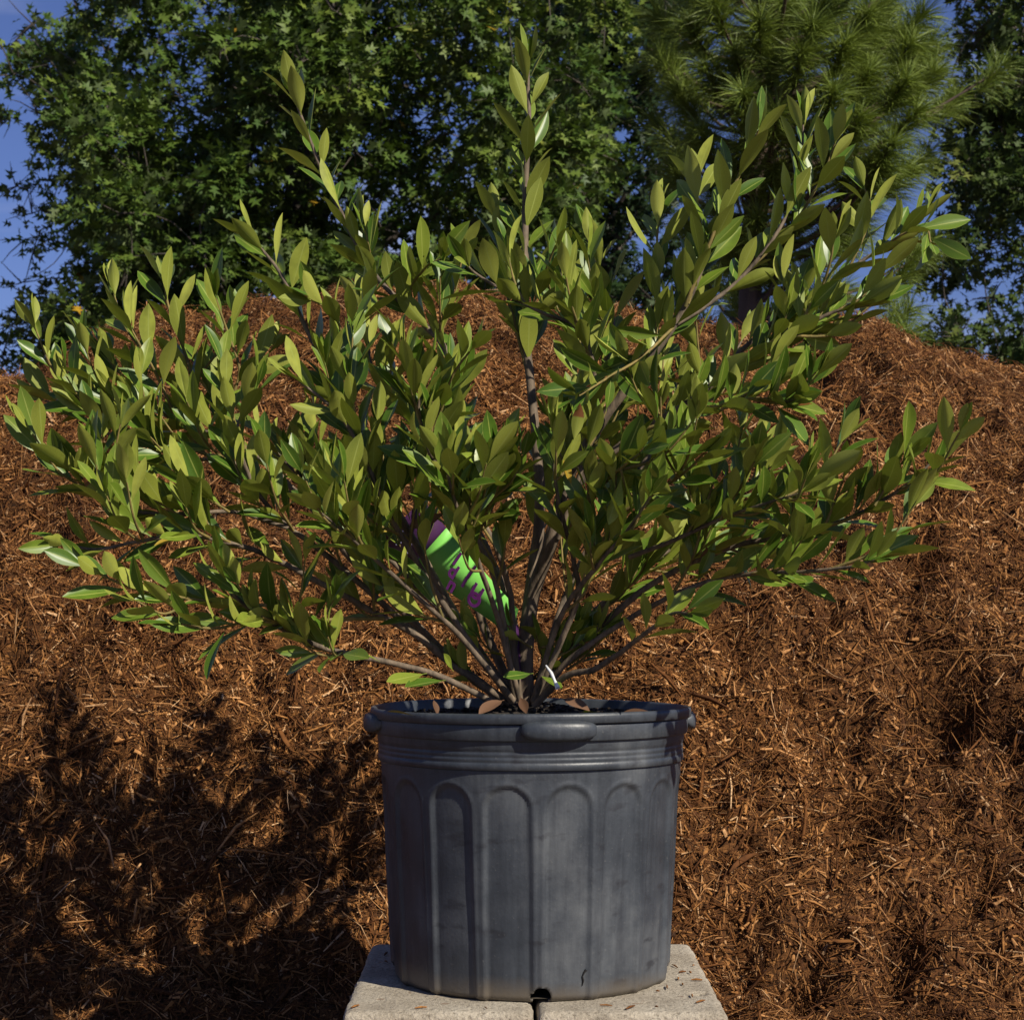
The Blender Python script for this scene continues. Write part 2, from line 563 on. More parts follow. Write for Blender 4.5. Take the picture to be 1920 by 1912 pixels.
def concrete_material():
    m, nt, b = new_mat('grey_concrete')
    tc = N(nt, 'ShaderNodeTexCoord')
    n1 = N(nt, 'ShaderNodeTexNoise', i_Scale=14.0, i_Detail=8.0, i_Roughness=0.7)
    n2 = N(nt, 'ShaderNodeTexNoise', i_Scale=210.0, i_Detail=4.0, i_Roughness=0.7)
    nt.links.new(tc.outputs['Object'], n1.inputs['Vector'])
    nt.links.new(tc.outputs['Object'], n2.inputs['Vector'])
    rp = ramp(nt, [(0.28, (0.24, 0.20, 0.145)), (0.5, (0.36, 0.31, 0.235)), (0.75, (0.46, 0.41, 0.32))])
    nt.links.new(n1.outputs['Fac'], rp.inputs['Fac'])
    r2 = ramp(nt, [(0.30, (0.35, 0.32, 0.28)), (0.46, (0.95, 0.95, 0.95)), (0.75, (1.3, 1.3, 1.3))])
    nt.links.new(n2.outputs['Fac'], r2.inputs['Fac'])
    c = mixrgb(nt, rp.outputs['Color'], r2.outputs['Color'], 1.0, 'MULTIPLY')
    n3 = N(nt, 'ShaderNodeTexNoise', i_Scale=55.0, i_Detail=2.0)
    nt.links.new(tc.outputs['Object'], n3.inputs['Vector'])
    r3 = ramp(nt, [(0.66, (0, 0, 0)), (0.72, (0.6, 0.6, 0.6))])
    nt.links.new(n3.outputs['Fac'], r3.inputs['Fac'])
    c = mixrgb(nt, c, (0.16, 0.085, 0.04), r3.outputs['Color'])
    nt.links.new(c, b.inputs['Base Color'])
    b.inputs['Roughness'].default_value = 0.92
    bp = N(nt, 'ShaderNodeBump', i_Strength=1.0, i_Distance=0.003)
    nt.links.new(n2.outputs['Fac'], bp.inputs['Height'])
    nt.links.new(bp.outputs['Normal'], b.inputs['Normal'])
    return m


M_CONC = concrete_material()


def plain(name, c, rough=0.5):
    m, nt, b = new_mat(name)
    tc = N(nt, 'ShaderNodeTexCoord')
    nz = N(nt, 'ShaderNodeTexNoise', i_Scale=40.0, i_Detail=3.0)
    nt.links.new(tc.outputs['Object'], nz.inputs['Vector'])
    r = ramp(nt, [(0.3, tuple(x * 0.88 for x in c)), (0.7, tuple(min(1, x * 1.08) for x in c))])
    nt.links.new(nz.outputs['Fac'], r.inputs['Fac'])
    nt.links.new(r.outputs['Color'], b.inputs['Base Color'])
    b.inputs['Roughness'].default_value = rough
    return m


M_TAG_G = plain('tag_green', (0.22, 0.62, 0.11), 0.35)
M_TAG_P = plain('tag_purple', (0.06, 0.018, 0.075), 0.35)
M_TAG_L = plain('tag_letter_purple', (0.20, 0.03, 0.22), 0.4)
M_TAG_W = plain('tag_letter_pale', (0.42, 0.38, 0.62), 0.4)
M_FOIL = plain('pale_plastic', (0.75, 0.76, 0.78), 0.25)
M_HOLE = plain('dark_crack', (0.01, 0.009, 0.008), 0.9)

# ------------------------------------------------------------------ ground
def build_ground():
    n = 60
    s = np.linspace(-1, 1, n)
    s = np.sign(s) * np.abs(s) ** 2.2 * 160
    X, Y = np.meshgrid(s, s + 4)
    P = np.stack([X.ravel(), Y.ravel(), np.zeros(X.size)], 1)
    P[:, 2] = 0.03 * fbm(P * 0.5, 3) - 0.02
    i, j = np.meshgrid(np.arange(n - 1), np.arange(n - 1))
    k = (j * n + i).ravel()
    Q = np.stack([k, k + 1, k + n + 1, k + n], 1)
    tag(link('ground', np_mesh('ground', P, [Q], True), M_GROUND), 'bare brown dirt ground under the mulch and trees', None, None, 'structure')


build_ground()

# ------------------------------------------------------------------ mulch pile
POT_C = np.array([0.0215, 2.107, 0.2])
CREST_Y = 4.15
crest_px = np.array([(-900, 900), (-500, 800), (-200, 752), (0, 727), (70, 716), (135, 690), (200, 652), (270, 630), (420, 610), (560, 590), (650, 572), (780, 575), (880, 570), (1000, 590), (1160, 604), (1300, 640),
                     (1480, 648), (1560, 622), (1620, 616), (1690, 650), (1790, 690), (1850, 716), (1920, 738), (2100, 770), (2500, 860), (3000, 960)], float)
_cp = np.array([at(x, y, CREST_Y) for x, y in crest_px])
PROF = np.array([(-5, 0), (2.2, -0.01), (2.42, 0.02), (2.55, 0.08), (2.70, 0.20), (3.02, 0.54), (3.35, 0.80), (3.65, 1.00), (3.92, 1.13), (4.15, 1.21), (4.3, 1.20), (4.5, 1.10), (4.9, 0.85), (5.7, 0.30), (6.3, -0.02), (20, -0.02)])
_yy = np.linspace(-1, 8, 1801)
_zz = np.interp(_yy, PROF[:, 0], PROF[:, 1])
_k = np.hanning(41); _k /= _k.sum()
_zs = np.convolve(np.pad(_zz, 20, mode='edge'), _k, 'valid')


def pile_base(x, y):
    zc = np.interp(x, _cp[:, 0], _cp[:, 2])
    g = np.interp(y, _yy, _zs) / 1.185
    return zc * g


def surface_hit(px, py):
    for d in np.arange(2.0, 4.4, 0.01):
        p = at(px, py, d)
        if pile_base(np.array([p.x]), np.array([d]))[0] >= p.z:
            return np.array(p)
    return np.array(at(px, py, 4.0))


# hollows dug in the face of the pile: photo pixel, radius px, depth m
PITS = [(1760, 1335, 74, 0.19), (1715, 1060, 48, 0.13), (1895, 1088, 34, 0.09), (1590, 1590, 45, 0.06), (1575, 780, 26, 0.05), (1505, 752, 26, 0.06), (1640, 705, 26, 0.04),
        (1880, 1400, 40, 0.06), (1480, 1330, 26, 0.03), (185, 1235, 22, 0.04), (195, 1165, 18, 0.04), (300, 1330, 30, 0.03), (80, 960, 30, 0.04), (1560, 1230, 22, 0.03), (1800, 1180, 26, 0.05),
        (1400, 1600, 25, 0.03), (1700, 1800, 60, 0.05), (1500, 1880, 50, 0.05), (330, 860, 30, 0.03), (1850, 900, 25, 0.03), (20, 1250, 30, 0.05), (640, 1650, 40, 0.04)]
PIT_W = [(surface_hit(x, y), r, dp) for x, y, r, dp in PITS]


def pile_z(x, y):
    x = np.asarray(x, float); y = np.asarray(y, float)
    b = pile_base(x, y)
    face = np.clip((y - 2.35) / 0.25, 0, 1)
    P = np.stack([x, y, b], 1)
    lump = 0.070 * fbm(P * 4.2, 2) + 0.075 * fbm(P * np.array([11, 8, 8.0]), 2) + 0.050 * np.abs(noise3(P * 24)) + 0.018 * noise3(P * 55)
    crest_damp = 1.0 - 0.55 * np.exp(-((y - CREST_Y) / 0.3) ** 2)
    z = b + lump * face * crest_damp
    for c, r, dp in PIT_W:
        rr = r / F_PX * c[1]
        # squashed in depth: a hollow on a slope
        d2 = ((x - c[0]) / rr) ** 2 + ((y - c[1] - 0.02) / (rr * 0.95)) ** 2
        z = z - 2.2 * dp * np.exp(-d2 ** 1.6)
    # the pile stays clear of the block tops and the pot
    near = np.exp(-np.clip(np.abs(x - 0.024) - 0.21, 0, 1) ** 2 / 0.05 ** 2) * (y < 2.55)
    lim = np.where(y < 2.33, 0.135, 0.135 + (y - 2.33) * 1.7)
    z = np.where(near > 0.05, np.minimum(z, lim + (1 - near) * 0.3), z)
    return z


def build_pile():
    root = empty('mulch_pile', (0, 2.9, 0))
    tag(root, 'tall heap of shredded reddish brown wood mulch behind the potted shrub', 'mulch pile')
    xs = np.concatenate([np.linspace(-3.2, -1.45, 40)[:-1], np.arange(-1.45, 1.45, 0.0125), np.linspace(1.45, 3.2, 40)])
    ys = np.concatenate([np.arange(1.95, 4.35, 0.0125), np.linspace(4.35, 6.4, 60)])
    X, Y = np.meshgrid(xs, ys)
    Z = pile_z(X.ravel(), Y.ravel())
    P = np.stack([X.ravel(), Y.ravel(), Z], 1)
    nx, ny = len(xs), len(ys)
    i, j = np.meshgrid(np.arange(nx - 1), np.arange(ny - 1))
    k = (j * nx + i).ravel()
    Q = np.stack([k, k + 1, k + nx + 1, k + nx], 1)
    put(link('mound', np_mesh('mound', P, [Q], True), M_MOUND), root)

    # --- shreds: bent three-sided splinters lying on the face
    def sample(n, inside=True):
        out = []
        tot = 0
        while tot < n:
            m = n * 4
            y = rng.uniform(2.28, 4.32, m)
            if inside:
                x = rng.uniform(-1.3, 1.3, m)
                keep = np.abs(x) < 0.285 * y + 0.12
            else:
                x = rng.uniform(-2.3, 2.3, m)
                keep = np.abs(x) >= 0.285 * y + 0.12
            # not under the block and pot
            keep &= ~((np.abs(x - 0.024) < 0.215) & (y < 2.36))
            # steep parts get more
            x, y = x[keep], y[keep]
            e_ = 0.008
            z_ = pile_z(x, y)
            sl = np.sqrt(1 + ((pile_z(x + e_, y) - z_) / e_) ** 2 + ((pile_z(x, y + e_) - z_) / e_) ** 2)
            k_ = rng.random(len(x)) < np.clip(sl, 1, 4.5) / 4.5
            x, y = x[k_], y[k_]
            out.append(np.stack([x, y], 1)); tot += len(x)
        return np.concatenate(out)[:n]

    def frames(xy, tilt):
        x, y = xy[:, 0], xy[:, 1]
        e = 0.012
        z = pile_z(x, y)
        zx = (pile_z(x + e, y) - pile_z(x - e, y)) / (2 * e)
        zy = (pile_z(x, y + e) - pile_z(x, y - e)) / (2 * e)
        n = unit(np.stack([-zx, -zy, np.ones_like(z)], 1))
        a = unit(np.stack([np.ones_like(z), np.zeros_like(z), zx], 1))
        b = np.cross(n, a)
        # clumps share a direction, as forked mulch does
        th = math.pi * 2.2 * fbm(np.stack([x, y, z], 1) * 7.0, 2) + rng.normal(0, 0.75, len(x)) + rng.choice([0.4, 1.3, 2.2], len(x))
        t = np.cos(th)[:, None] * a + np.sin(th)[:, None] * b
        tl = rng.normal(0, tilt, len(x))
        d = unit(t * np.cos(tl)[:, None] + n * np.sin(tl)[:, None])
        s = unit(np.cross(n, d))
        u = np.cross(d, s)
        return np.stack([x, y, z], 1), n, d, s, u

    def splinters(n, inside, lmu, lsig, wmu, wsig, tilt, lift, tint_lo, tint_hi):
        xy = sample(n, inside)
        c, nn, d, s, u = frames(xy, tilt)
        Ln = np.clip(np.exp(rng.normal(math.log(lmu), lsig, n)), 0.006, 0.06)
        Wd = np.clip(np.exp(rng.normal(math.log(wmu), wsig, n)), 0.0008, 0.008)
        c = c + nn * rng.uniform(-0.004, lift, n)[:, None]
        V = np.zeros((n, 2, 3, 3))
        for ri, (tt, wk) in enumerate(((-0.5, 1.0), (0.5, 0.5))):
            p = c + d * (Ln * tt)[:, None]
            V[:, ri, 0] = p - s * (Wd * wk * 0.5)[:, None]
            V[:, ri, 1] = p + s * (Wd * wk * 0.5)[:, None]
            V[:, ri, 2] = p + u * (Wd * wk * 0.45)[:, None]
        base = (np.arange(n) * 6)[:, None]
        q = [np.concatenate([base + k, base + (k + 1) % 3, base + 3 + (k + 1) % 3, base + 3 + k], 1) for k in (1, 2)]
        tint = np.repeat(rng.beta(2.1, 1.9, n) * (tint_hi - tint_lo) + tint_lo, 6)
        return V.reshape(-1, 3), np.concatenate(q), tint

    def shreds(n, inside, lmu, lsig, wmu, wsig, tilt, lift, tint_lo, tint_hi):
        xy = sample(n, inside)
        c, nn, d, s, u = frames(xy, tilt)
        Ln = np.clip(np.exp(rng.normal(math.log(lmu), lsig, n)), 0.008, 0.13)
        Wd = np.clip(np.exp(rng.normal(math.log(wmu), wsig, n)), 0.0008, 0.009)
        c = c + nn * rng.uniform(-0.004, lift, n)[:, None]
        bend = rng.normal(0, 0.075, n) * Ln
        bend2 = rng.normal(0, 0.065, n) * Ln
        V = np.zeros((n, 3, 3, 3))
        for ri, (tt, wk, bk) in enumerate(((-0.5, 0.55, 0.0), (0.05, 1.0, 1.0), (0.5, 0.35, 0.0))):
            p = c + d * (Ln * tt)[:, None] + u * (bend * bk)[:, None] + s * (bend2 * bk)[:, None]
            V[:, ri, 0] = p - s * (Wd * wk * 0.5)[:, None]
            V[:, ri, 1] = p + s * (Wd * wk * 0.5)[:, None]
            V[:, ri, 2] = p + u * (Wd * wk * 0.5)[:, None]
        V = V.reshape(-1, 3)
        base = (np.arange(n) * 9)[:, None]
        q = []
        for ri in (0, 1):
            for k in range(3):
                kn = (k + 1) % 3
                q.append(np.concatenate([base + ri * 3 + k, base + ri * 3 + kn, base + ri * 3 + 3 + kn, base + ri * 3 + 3 + k], 1))
        tint = np.repeat(rng.beta(2.1, 1.9, n) * (tint_hi - tint_lo) + tint_lo, 9)
        return V, np.concatenate(q), tint

    bag = Bag()
    for args in ((60000, True, 0.015, 0.35, 0.0042, 0.35, 0.25, 0.004, 0.03, 0.70), (122000, True, 0.022, 0.45, 0.0017, 0.45, 0.38, 0.009, 0.05, 0.92), (9000, False, 0.036, 0.4, 0.0055, 0.4, 0.35, 0.012, 0.1, 0.92)):
        V, Q, t = splinters(*args)
        bag.add(V, Q, tint=t)
    for args in ((34000, True, 0.042, 0.42, 0.0016, 0.45, 0.30, 0.014, 0.10, 0.93), (3500, True, 0.062, 0.35, 0.0030, 0.5, 0.24, 0.018, 0.15, 0.99)):
        V, Q, t = shreds(*args)
        bag.add(V, Q, tint=t)
    o = link('mulch_shreds', bag.mesh('mulch_shreds'), M_MULCH)
    put(o, root)
    o['kind'] = 'stuff'

    # --- the largest splinters and bark chips, one object each
    protos = []
    prng = np.random.default_rng(77)
    for k in range(9):
        flat = k % 3 == 0
        n = 6
        t = np.linspace(-0.5, 0.5, n)
        cx = 0.06 * prng.normal() * (1 - 4 * t * t)
        cz = 0.05 * prng.normal() * (1 - 4 * t * t)
        w = (0.09 if flat else 0.045) * np.clip(1 - np.abs(2 * t) ** 3, 0.25, 1) * prng.uniform(0.7, 1.2, n)
        h = (0.022 if flat else 0.03) * prng.uniform(0.7, 1.2, n)
        V = []
        for q in range(n):
            V += [(cx[q] - w[q], t[q] + 0.04 * prng.normal(), cz[q]), (cx[q] + w[q], t[q] + 0.04 * prng.normal(), cz[q] + 0.3 * h[q]), (cx[q] + w[q] * 0.5, t[q], cz[q] + h[q]), (cx[q] - w[q] * 0.6, t[q], cz[q] + h[q] * 0.9)]
        Q = []
        for q in range(n - 1):
            for s in range(4):
                sn = (s + 1) % 4
                Q.append((q * 4 + s, q * 4 + sn, q * 4 + 4 + sn, q * 4 + 4 + s))
        Q += [(0, 3, 2, 1), (n * 4 - 4, n * 4 - 3, n * 4 - 2, n * 4 - 1)]
        me = np_mesh('wood_splinter', np.array(V), [np.array(Q)])
        me.materials.append(M_MULCH)
        protos.append(me)
    xy = sample(280, True)
    c, nn, d, s, u = frames(xy, 0.22)
    for k in range(280):
        me = protos[k % 9]
        o = bpy.data.objects.new('bark_chip' if k % 3 == 0 else 'wood_splinter', me)
        col.objects.link(o)
        ln = float(np.clip(np.exp(rng.normal(math.log(0.062), 0.32)), 0.035, 0.13)) * (0.65 if k % 3 == 0 else 1.0)
        p = c[k] + nn[k] * 0.012
        M = Matrix(((s[k][0], d[k][0], u[k][0], p[0]), (s[k][1], d[k][1], u[k][1], p[1]), (s[k][2], d[k][2], u[k][2], p[2]), (0, 0, 0, 1)))
        o.parent = root
        o.matrix_parent_inverse = Matrix.Translation(-root.location)
        o.matrix_basis = M @ Matrix.Diagonal((ln * 0.75, ln, ln * 0.75, 1))
    return root


build_pile()

# ------------------------------------------------------------------ concrete blocks
def build_block(x0, x1, label, pits, seed):
    y0, y1, z0, z1 = 1.905, 2.302, -0.005, 0.2
    res = 0.006
    bag = Bag()
    C = np.array([(x0 + x1) / 2, (y0 + y1) / 2, (z0 + z1) / 2])
    H = np.array([(x1 - x0) / 2, (y1 - y0) / 2, (z1 - z0) / 2])
    rad = 0.009
    for ax in range(3):
        a, b = [(1, 2), (2, 0), (0, 1)][ax]
        na, nb = int(2 * H[a] / res) + 1, int(2 * H[b] / res) + 1
        for sg in (-1, 1):
            ua, ub = np.meshgrid(np.linspace(-1, 1, na), np.linspace(-1, 1, nb))
            P = np.zeros((ua.size, 3))
            P[:, a] = ua.ravel() * H[a]; P[:, b] = ub.ravel() * H[b]; P[:, ax] = sg * H[ax]
            i, j = np.meshgrid(np.arange(na - 1), np.arange(nb - 1))
            k = (j * na + i).ravel()
            Q = np.stack([k, k + 1, k + na + 1, k + na], 1)
            if sg < 0: Q = Q[:, ::-1]
            bag.add(P, Q)
    P = np.concatenate(bag.V)
    inner = np.clip(P, -(H - rad), H - rad)
    nrm = unit(P - inner + 1e-9)
    P = inner + nrm * rad
    P = P + C
    rough = 0.0016 * fbm(P * 60 + seed, 3) + 0.0022 * noise3(P * 22 + seed)
    edge = np.sort(np.abs(P - C) / H, axis=1)[:, 1]
    rough = rough - 0.006 * np.clip(noise3(P * 35 + 9 + seed) - 0.18, 0, 1) * np.clip((edge - 0.93) / 0.07, 0, 1)
    top = nrm[:, 2] > 0.8
    P = P + nrm * (rough * np.where(top, 0.45, 1.3))[:, None]
    for px, py, r, dp in pits:
        q = at(px, py, 1.0)
        d = (0.2 - CAM.z) / (q.z - CAM.z)
        cx, cy = q.x * d, d
        k = np.exp(-(((P[:, 0] - cx) / r) ** 2 + ((P[:, 1] - cy) / r) ** 2) ** 2)
        P[:, 2] -= dp * k * top
    bag.V = [P - np.array([C[0], C[1], 0])]
    bag.tint = [np.zeros(len(P))]
    me = bag.mesh('concrete_block', True)
    o = link('concrete_block', me, M_CONC)
    o.location = (C[0], C[1], 0)
    tag(o, label, 'concrete block')


build_block(-0.1765, 0.0222, 'weathered concrete block under the shaded half of the black pot', [(700, 1850, 0.004, 0.002)], 3.0)
build_block(0.0260, 0.2247, 'weathered concrete block with a small round pit beside the black pot', [(1309, 1861, 0.0065, 0.012), (1205, 1880, 0.003, 0.004)], 21.0)

# ------------------------------------------------------------------ nursery pot
def build_pot():
    root = empty('nursery_pot', POT_C)
    tag(root, 'dusty black plastic nursery pot with arched panels standing on concrete blocks', 'plant pot')
    NT, ZT = 448, 92
    th = np.linspace(0, 2 * math.pi, NT, endpoint=False)        # 0 = facing the camera, positive to the right
    zz = np.concatenate([np.arange(0.0, 0.022, 0.0016), np.linspace(0.0235, 0.2465, ZT)])
    TH, ZZ = np.meshgrid(th, zz)
    rb = 0.1585 + (0.1722 - 0.1585) * ZZ / 0.2465
    rb = rb - 0.006 * np.clip(1 - ZZ / 0.007, 0, 1) ** 2
    # arched panels, sunk between proud ribs
    step = 2 * math.pi / 16
    off = R(13.5)
    loc = (TH - off + step / 2) % step - step / 2
    xw = loc * rb
    half = 0.0265
    zc = 0.230 - half
    dist_side = half - np.abs(xw)
    dist_arc = half - np.sqrt(xw ** 2 + np.clip(ZZ - zc, 0, 1) ** 2)
    sd = np.where(ZZ > zc, dist_arc, dist_side)
    sm = np.clip(sd / 0.0042, 0, 1)
    sm = sm * sm * (3 - 2 * sm)
    # a shallow bead runs round each panel
    bead = np.exp(-((sd + 0.0016) / 0.0016) ** 2)
    r = rb - 0.0031 * sm + 0.0007 * bead
    # dents: old pots are never true
    Pn = np.stack([np.cos(TH).ravel() * 2.2, np.sin(TH).ravel() * 2.2, ZZ.ravel() * 9], 1)
    r = r + (0.0016 * fbm(Pn, 2)).reshape(r.shape) * np.clip(ZZ / 0.05, 0.2, 1)
    X, Y = r * np.sin(TH), -r * np.cos(TH)
    V = np.stack([X.ravel(), Y.ravel(), ZZ.ravel()], 1)
    nz = len(zz)
    i, j = np.meshgrid(np.arange(NT), np.arange(nz - 1))
    k = (j * NT + i).ravel()
    kn = (j * NT + (i + 1) % NT).ravel()
    Q = np.stack([k, kn, kn + NT, k + NT], 1)
    # drain holes at the foot, and a split beside the front one
    fv = np.full(TH.size, 9.0)
    tv, zv = TH.ravel().copy(), ZZ.ravel().copy()
    for h in (R(3.3), R(93.3), R(183.3), R(273.3)):
        d = (tv - h + math.pi) % (2 * math.pi) - math.pi
        ex, ez = d * 0.159 / 0.0115, (zv - 0.004) / 0.0125
        f = np.sqrt(ex ** 2 + ez ** 2)
        m = (f > 0.82) & (f < 1.13) & (zv > 0.001)
        # snap the cut edge to a clean curve
        V[m, 2] = 0.004 + 0.0125 * (ez / f)[m]
        nth = h + (ex / f)[m] * 0.0115 / 0.159
        rm = np.hypot(V[m, 0], V[m, 1])
        V[m, 0], V[m, 1] = rm * np.sin(nth), -rm * np.cos(nth)
        f[m] = 1.0
        fv = np.minimum(fv, f)
    hole = (fv[Q] < 1.001).all(1)
    Q = Q[~hole]
    body = link('pot_wall', np_mesh('pot_wall', V, [Q], True), M_POT, root)
    sol = body.modifiers.new('thickness', 'SOLIDIFY')
    sol.thickness = 0.0028
    sol.offset = -1
    # split in the wall
    cr = Bag()
    pts = [(1089, 1848), (1091, 1838), (1089, 1830), (1092, 1823), (1096, 1818)]
    P3 = []
    for x, y in pts:
        a = math.asin(((x - 995) / F_PX * 1.955) / 0.159)
        z = float(at(x, y, 2.107 - 0.159 * math.cos(a)).z) - 0.2
        rr = 0.1585 + 0.0137 * z / 0.2465 - 0.0022
        P3.append((rr * math.sin(a), -rr * math.cos(a), z))
    cr.tube(np.array(P3), np.array([0.0004, 0.0011, 0.0008, 0.0012, 0.0016]), 5)
    link('split', cr.mesh('split', True), M_HOLE, root)

    # collar band, lip and rim: one lathed profile with a rolled edge
    def lathe(name, prof, seg=240, wob=0.0):
        prof = np.array(prof)
        t = np.linspace(0, 2 * math.pi, seg, endpoint=False)
        T2, I2 = np.meshgrid(t, np.arange(len(prof)))
        rr, z2 = prof[I2, 0], prof[I2, 1]
        zw = z2 + wob * np.sin(2 * T2 + 0.6)
        V2 = np.stack([(rr * np.sin(T2)).ravel(), (-rr * np.cos(T2)).ravel(), zw.ravel()], 1)
        i2, j2 = np.meshgrid(np.arange(seg), np.arange(len(prof) - 1))
        a = (j2 * seg + i2).ravel(); b_ = (j2 * seg + (i2 + 1) % seg).ravel()
        me = np_mesh(name, V2, [np.stack([a, b_, b_ + seg, a + seg], 1)], True)
        return link(name, me, M_POT, root)
    band = [(0.1690, 0.2460), (0.1745, 0.2458), (0.1756, 0.2466), (0.1758, 0.2520)]
    for zr in (0.2545, 0.2600, 0.2655):
        band += [(0.1752, zr - 0.0012), (0.1746, zr), (0.1754, zr + 0.0012)]
    band += [(0.1764, 0.2700), (0.1768, 0.2768)]
    b = lathe('collar', band)
    lip = [(0.1765, 0.2770), (0.1798, 0.2772), (0.1806, 0.2784), (0.1812, 0.2930), (0.1806, 0.2945)]
    lathe('lip', lip)
    rim = [(0.1780, 0.2948), (0.1836, 0.2950), (0.1846, 0.2960), (0.1850, 0.3030), (0.1842, 0.3056), (0.1822, 0.3064), (0.1800, 0.3058), (0.1786, 0.3040), (0.1760, 0.2900), (0.1745, 0.2700), (0.1715, 0.2600), (0.1705, 0.2450)]
    lathe('rim', rim, wob=0.0009)
    # four moulded handles
    for a0 in (R(9.0), R(99.0), R(189.0), R(279.0)):
        nu, nv = 26, 16
        V3 = []
        for iu in range(nu):
            u = iu / (nu - 1) * 2 - 1
            wid = (1 - abs(u) ** 3.2) ** (1 / 2.4) if abs(u) < 1 else 0
            ang = a0 + u * 0.0435 / 0.183
            for iv in range(nv):
                ph = 2 * math.pi * iv / nv
                cr_, sr_ = math.cos(ph), math.sin(ph)
                sq = lambda q: math.copysign(abs(q) ** 0.75, q)
                rr = 0.1790 + 0.0140 * wid * (0.5 + 0.5 * sq(cr_))
                z3 = 0.2900 + 0.0105 * max(wid, 0.04) * sq(sr_) - 0.002 * wid * (0.5 + 0.5 * cr_)
                V3.append((rr * math.sin(ang), -rr * math.cos(ang), z3))
        Q3 = [(iu * nv + iv, iu * nv + (iv + 1) % nv, (iu + 1) * nv + (iv + 1) % nv, (iu + 1) * nv + iv) for iu in range(nu - 1) for iv in range(nv)]
        link('handle', np_mesh('handle', np.array(V3), [np.array(Q3)], True), M_POT, root)
    # floor
    t = np.linspace(0, 2 * math.pi, 64, endpoint=False)
    Vf = np.concatenate([[(0, 0, 0.004)], np.stack([0.152 * np.sin(t), -0.152 * np.cos(t), np.full(64, 0.004)], 1)])
    Tf = [(0, 1 + q, 1 + (q + 1) % 64) for q in range(64)]
    link('pot_floor', np_mesh('pot_floor', Vf, [np.array(Tf)]), M_POT, root)
    return root


build_pot()


def soil_z(x, y):
    """height of soil above the block top, x, y relative to the pot axis"""
    r = np.hypot(x, y)
    return 0.2935 + 0.014 * np.exp(-(r / 0.07) ** 2)


def build_soil():
    n, m = 40, 96
    rr = np.linspace(0, 0.1735, n)
    t = np.linspace(0, 2 * math.pi, m, endpoint=False)
    RR, TT = np.meshgrid(rr, t, indexing='ij')
    X, Y = (RR * np.cos(TT)).ravel(), (RR * np.sin(TT)).ravel()
    P = np.stack([X, Y, np.zeros_like(X)], 1)
    P[:, 2] = soil_z(X, Y) + 0.006 * fbm(P * 38, 3) * np.clip((0.172 - np.hypot(X, Y)) / 0.02, 0, 1)
    i, j = np.meshgrid(np.arange(n - 1), np.arange(m), indexing='ij')
    a = (i * m + j).ravel(); b = (i * m + (j + 1) % m).ravel()
    bag = Bag()
    bag.add(P, np.stack([a, b, b + m, a + m], 1)[:, ::-1])
    # crumbs
    cube = np.array([(-1, -1, -1), (1, -1, -1), (1, 1, -1), (-1, 1, -1), (-1, -1, 1), (1, -1, 1), (1, 1, 1), (-1, 1, 1)]) * 0.5
    cq = np.array([(0, 3, 2, 1), (4, 5, 6, 7), (0, 1, 5, 4), (1, 2, 6, 5), (2, 3, 7, 6), (3, 0, 4, 7)])
    for k in range(900):
        r, a_ = 0.168 * math.sqrt(rng.random()), rng.uniform(0, 6.283)
        x, y = r * math.cos(a_), r * math.sin(a_)
        s = rng.uniform(0.002, 0.007) * np.array([1, rng.uniform(0.4, 1), rng.uniform(0.3, 0.7)])
        ang = rng.uniform(0, 3.14)
        V = (cube + rng.normal(0, 0.12, cube.shape)) * s
        V = V @ np.array([(math.cos(ang), -math.sin(ang), 0), (math.sin(ang), math.cos(ang), 0), (0, 0, 1)])
        bag.add(V + (x, y, soil_z(x, y) + 0.002), cq)
    o = link('potting_soil', bag.mesh('potting_soil', False), M_SOIL)
    o.location = POT_C
    tag(o, 'dark crumbly potting soil filling the black pot around the stems', 'soil', None, 'stuff')


build_soil()

# ------------------------------------------------------------------ shrub
def leaf_mesh_arrays(width=0.185, curl=0.12, fold=0.25, twist=0.0, wave=0.0, wide_at=0.56, n=9):
    """Leaf along +Y (0..1), upper face +Z; returns V, Q, uv."""
    t = np.linspace(0, 1, n)
    p = math.log(0.5) / math.log(wide_at)
    w = width * np.sin(math.pi * np.clip(t, 0, 1) ** p) ** 0.85
    w[0], w[-1] = 0.012, 0.004
    V, uv = [], []
    # petiole
    for y_, pw in ((-0.13, 0.012), (-0.05, 0.012)):
        for u in (-1, -0.5, 0, 0.5, 1):
            V.append((u * pw, y_, 0.0)); uv.append((u * 0.08, 0))
    for k in range(n):
        for u in (-1, -0.5, 0, 0.5, 1):
            x = u * w[k]
            z = fold * abs(x) * (1.0 if abs(u) < 0.9 else 1.08) - curl * t[k] ** 2 + wave * w[k] * math.sin(7 * t[k] + 1.3 * u) * abs(u)
            a = twist * t[k]
            V.append((x * math.cos(a) - z * math.sin(a) * 0.3, t[k], z + x * math.sin(a)))
            uv.append((u, t[k]))
    V = np.array(V)
    Q = []
    for k in range(n + 1):
        for c in range(4):
            Q.append((k * 5 + c, k * 5 + c + 1, k * 5 + 6 + c, k * 5 + 5 + c))
    return V, np.array(Q), np.array(uv)


LEAVES = []
lr = np.random.default_rng(3)
for k in range(10):
    LEAVES.append(leaf_mesh_arrays(width=lr.uniform(0.142, 0.190), curl=lr.uniform(-0.08, 0.20), fold=lr.uniform(0.08, 0.42), twist=lr.normal(0, 0.25), wave=lr.uniform(0, 0.10), wide_at=lr.uniform(0.50, 0.60)))

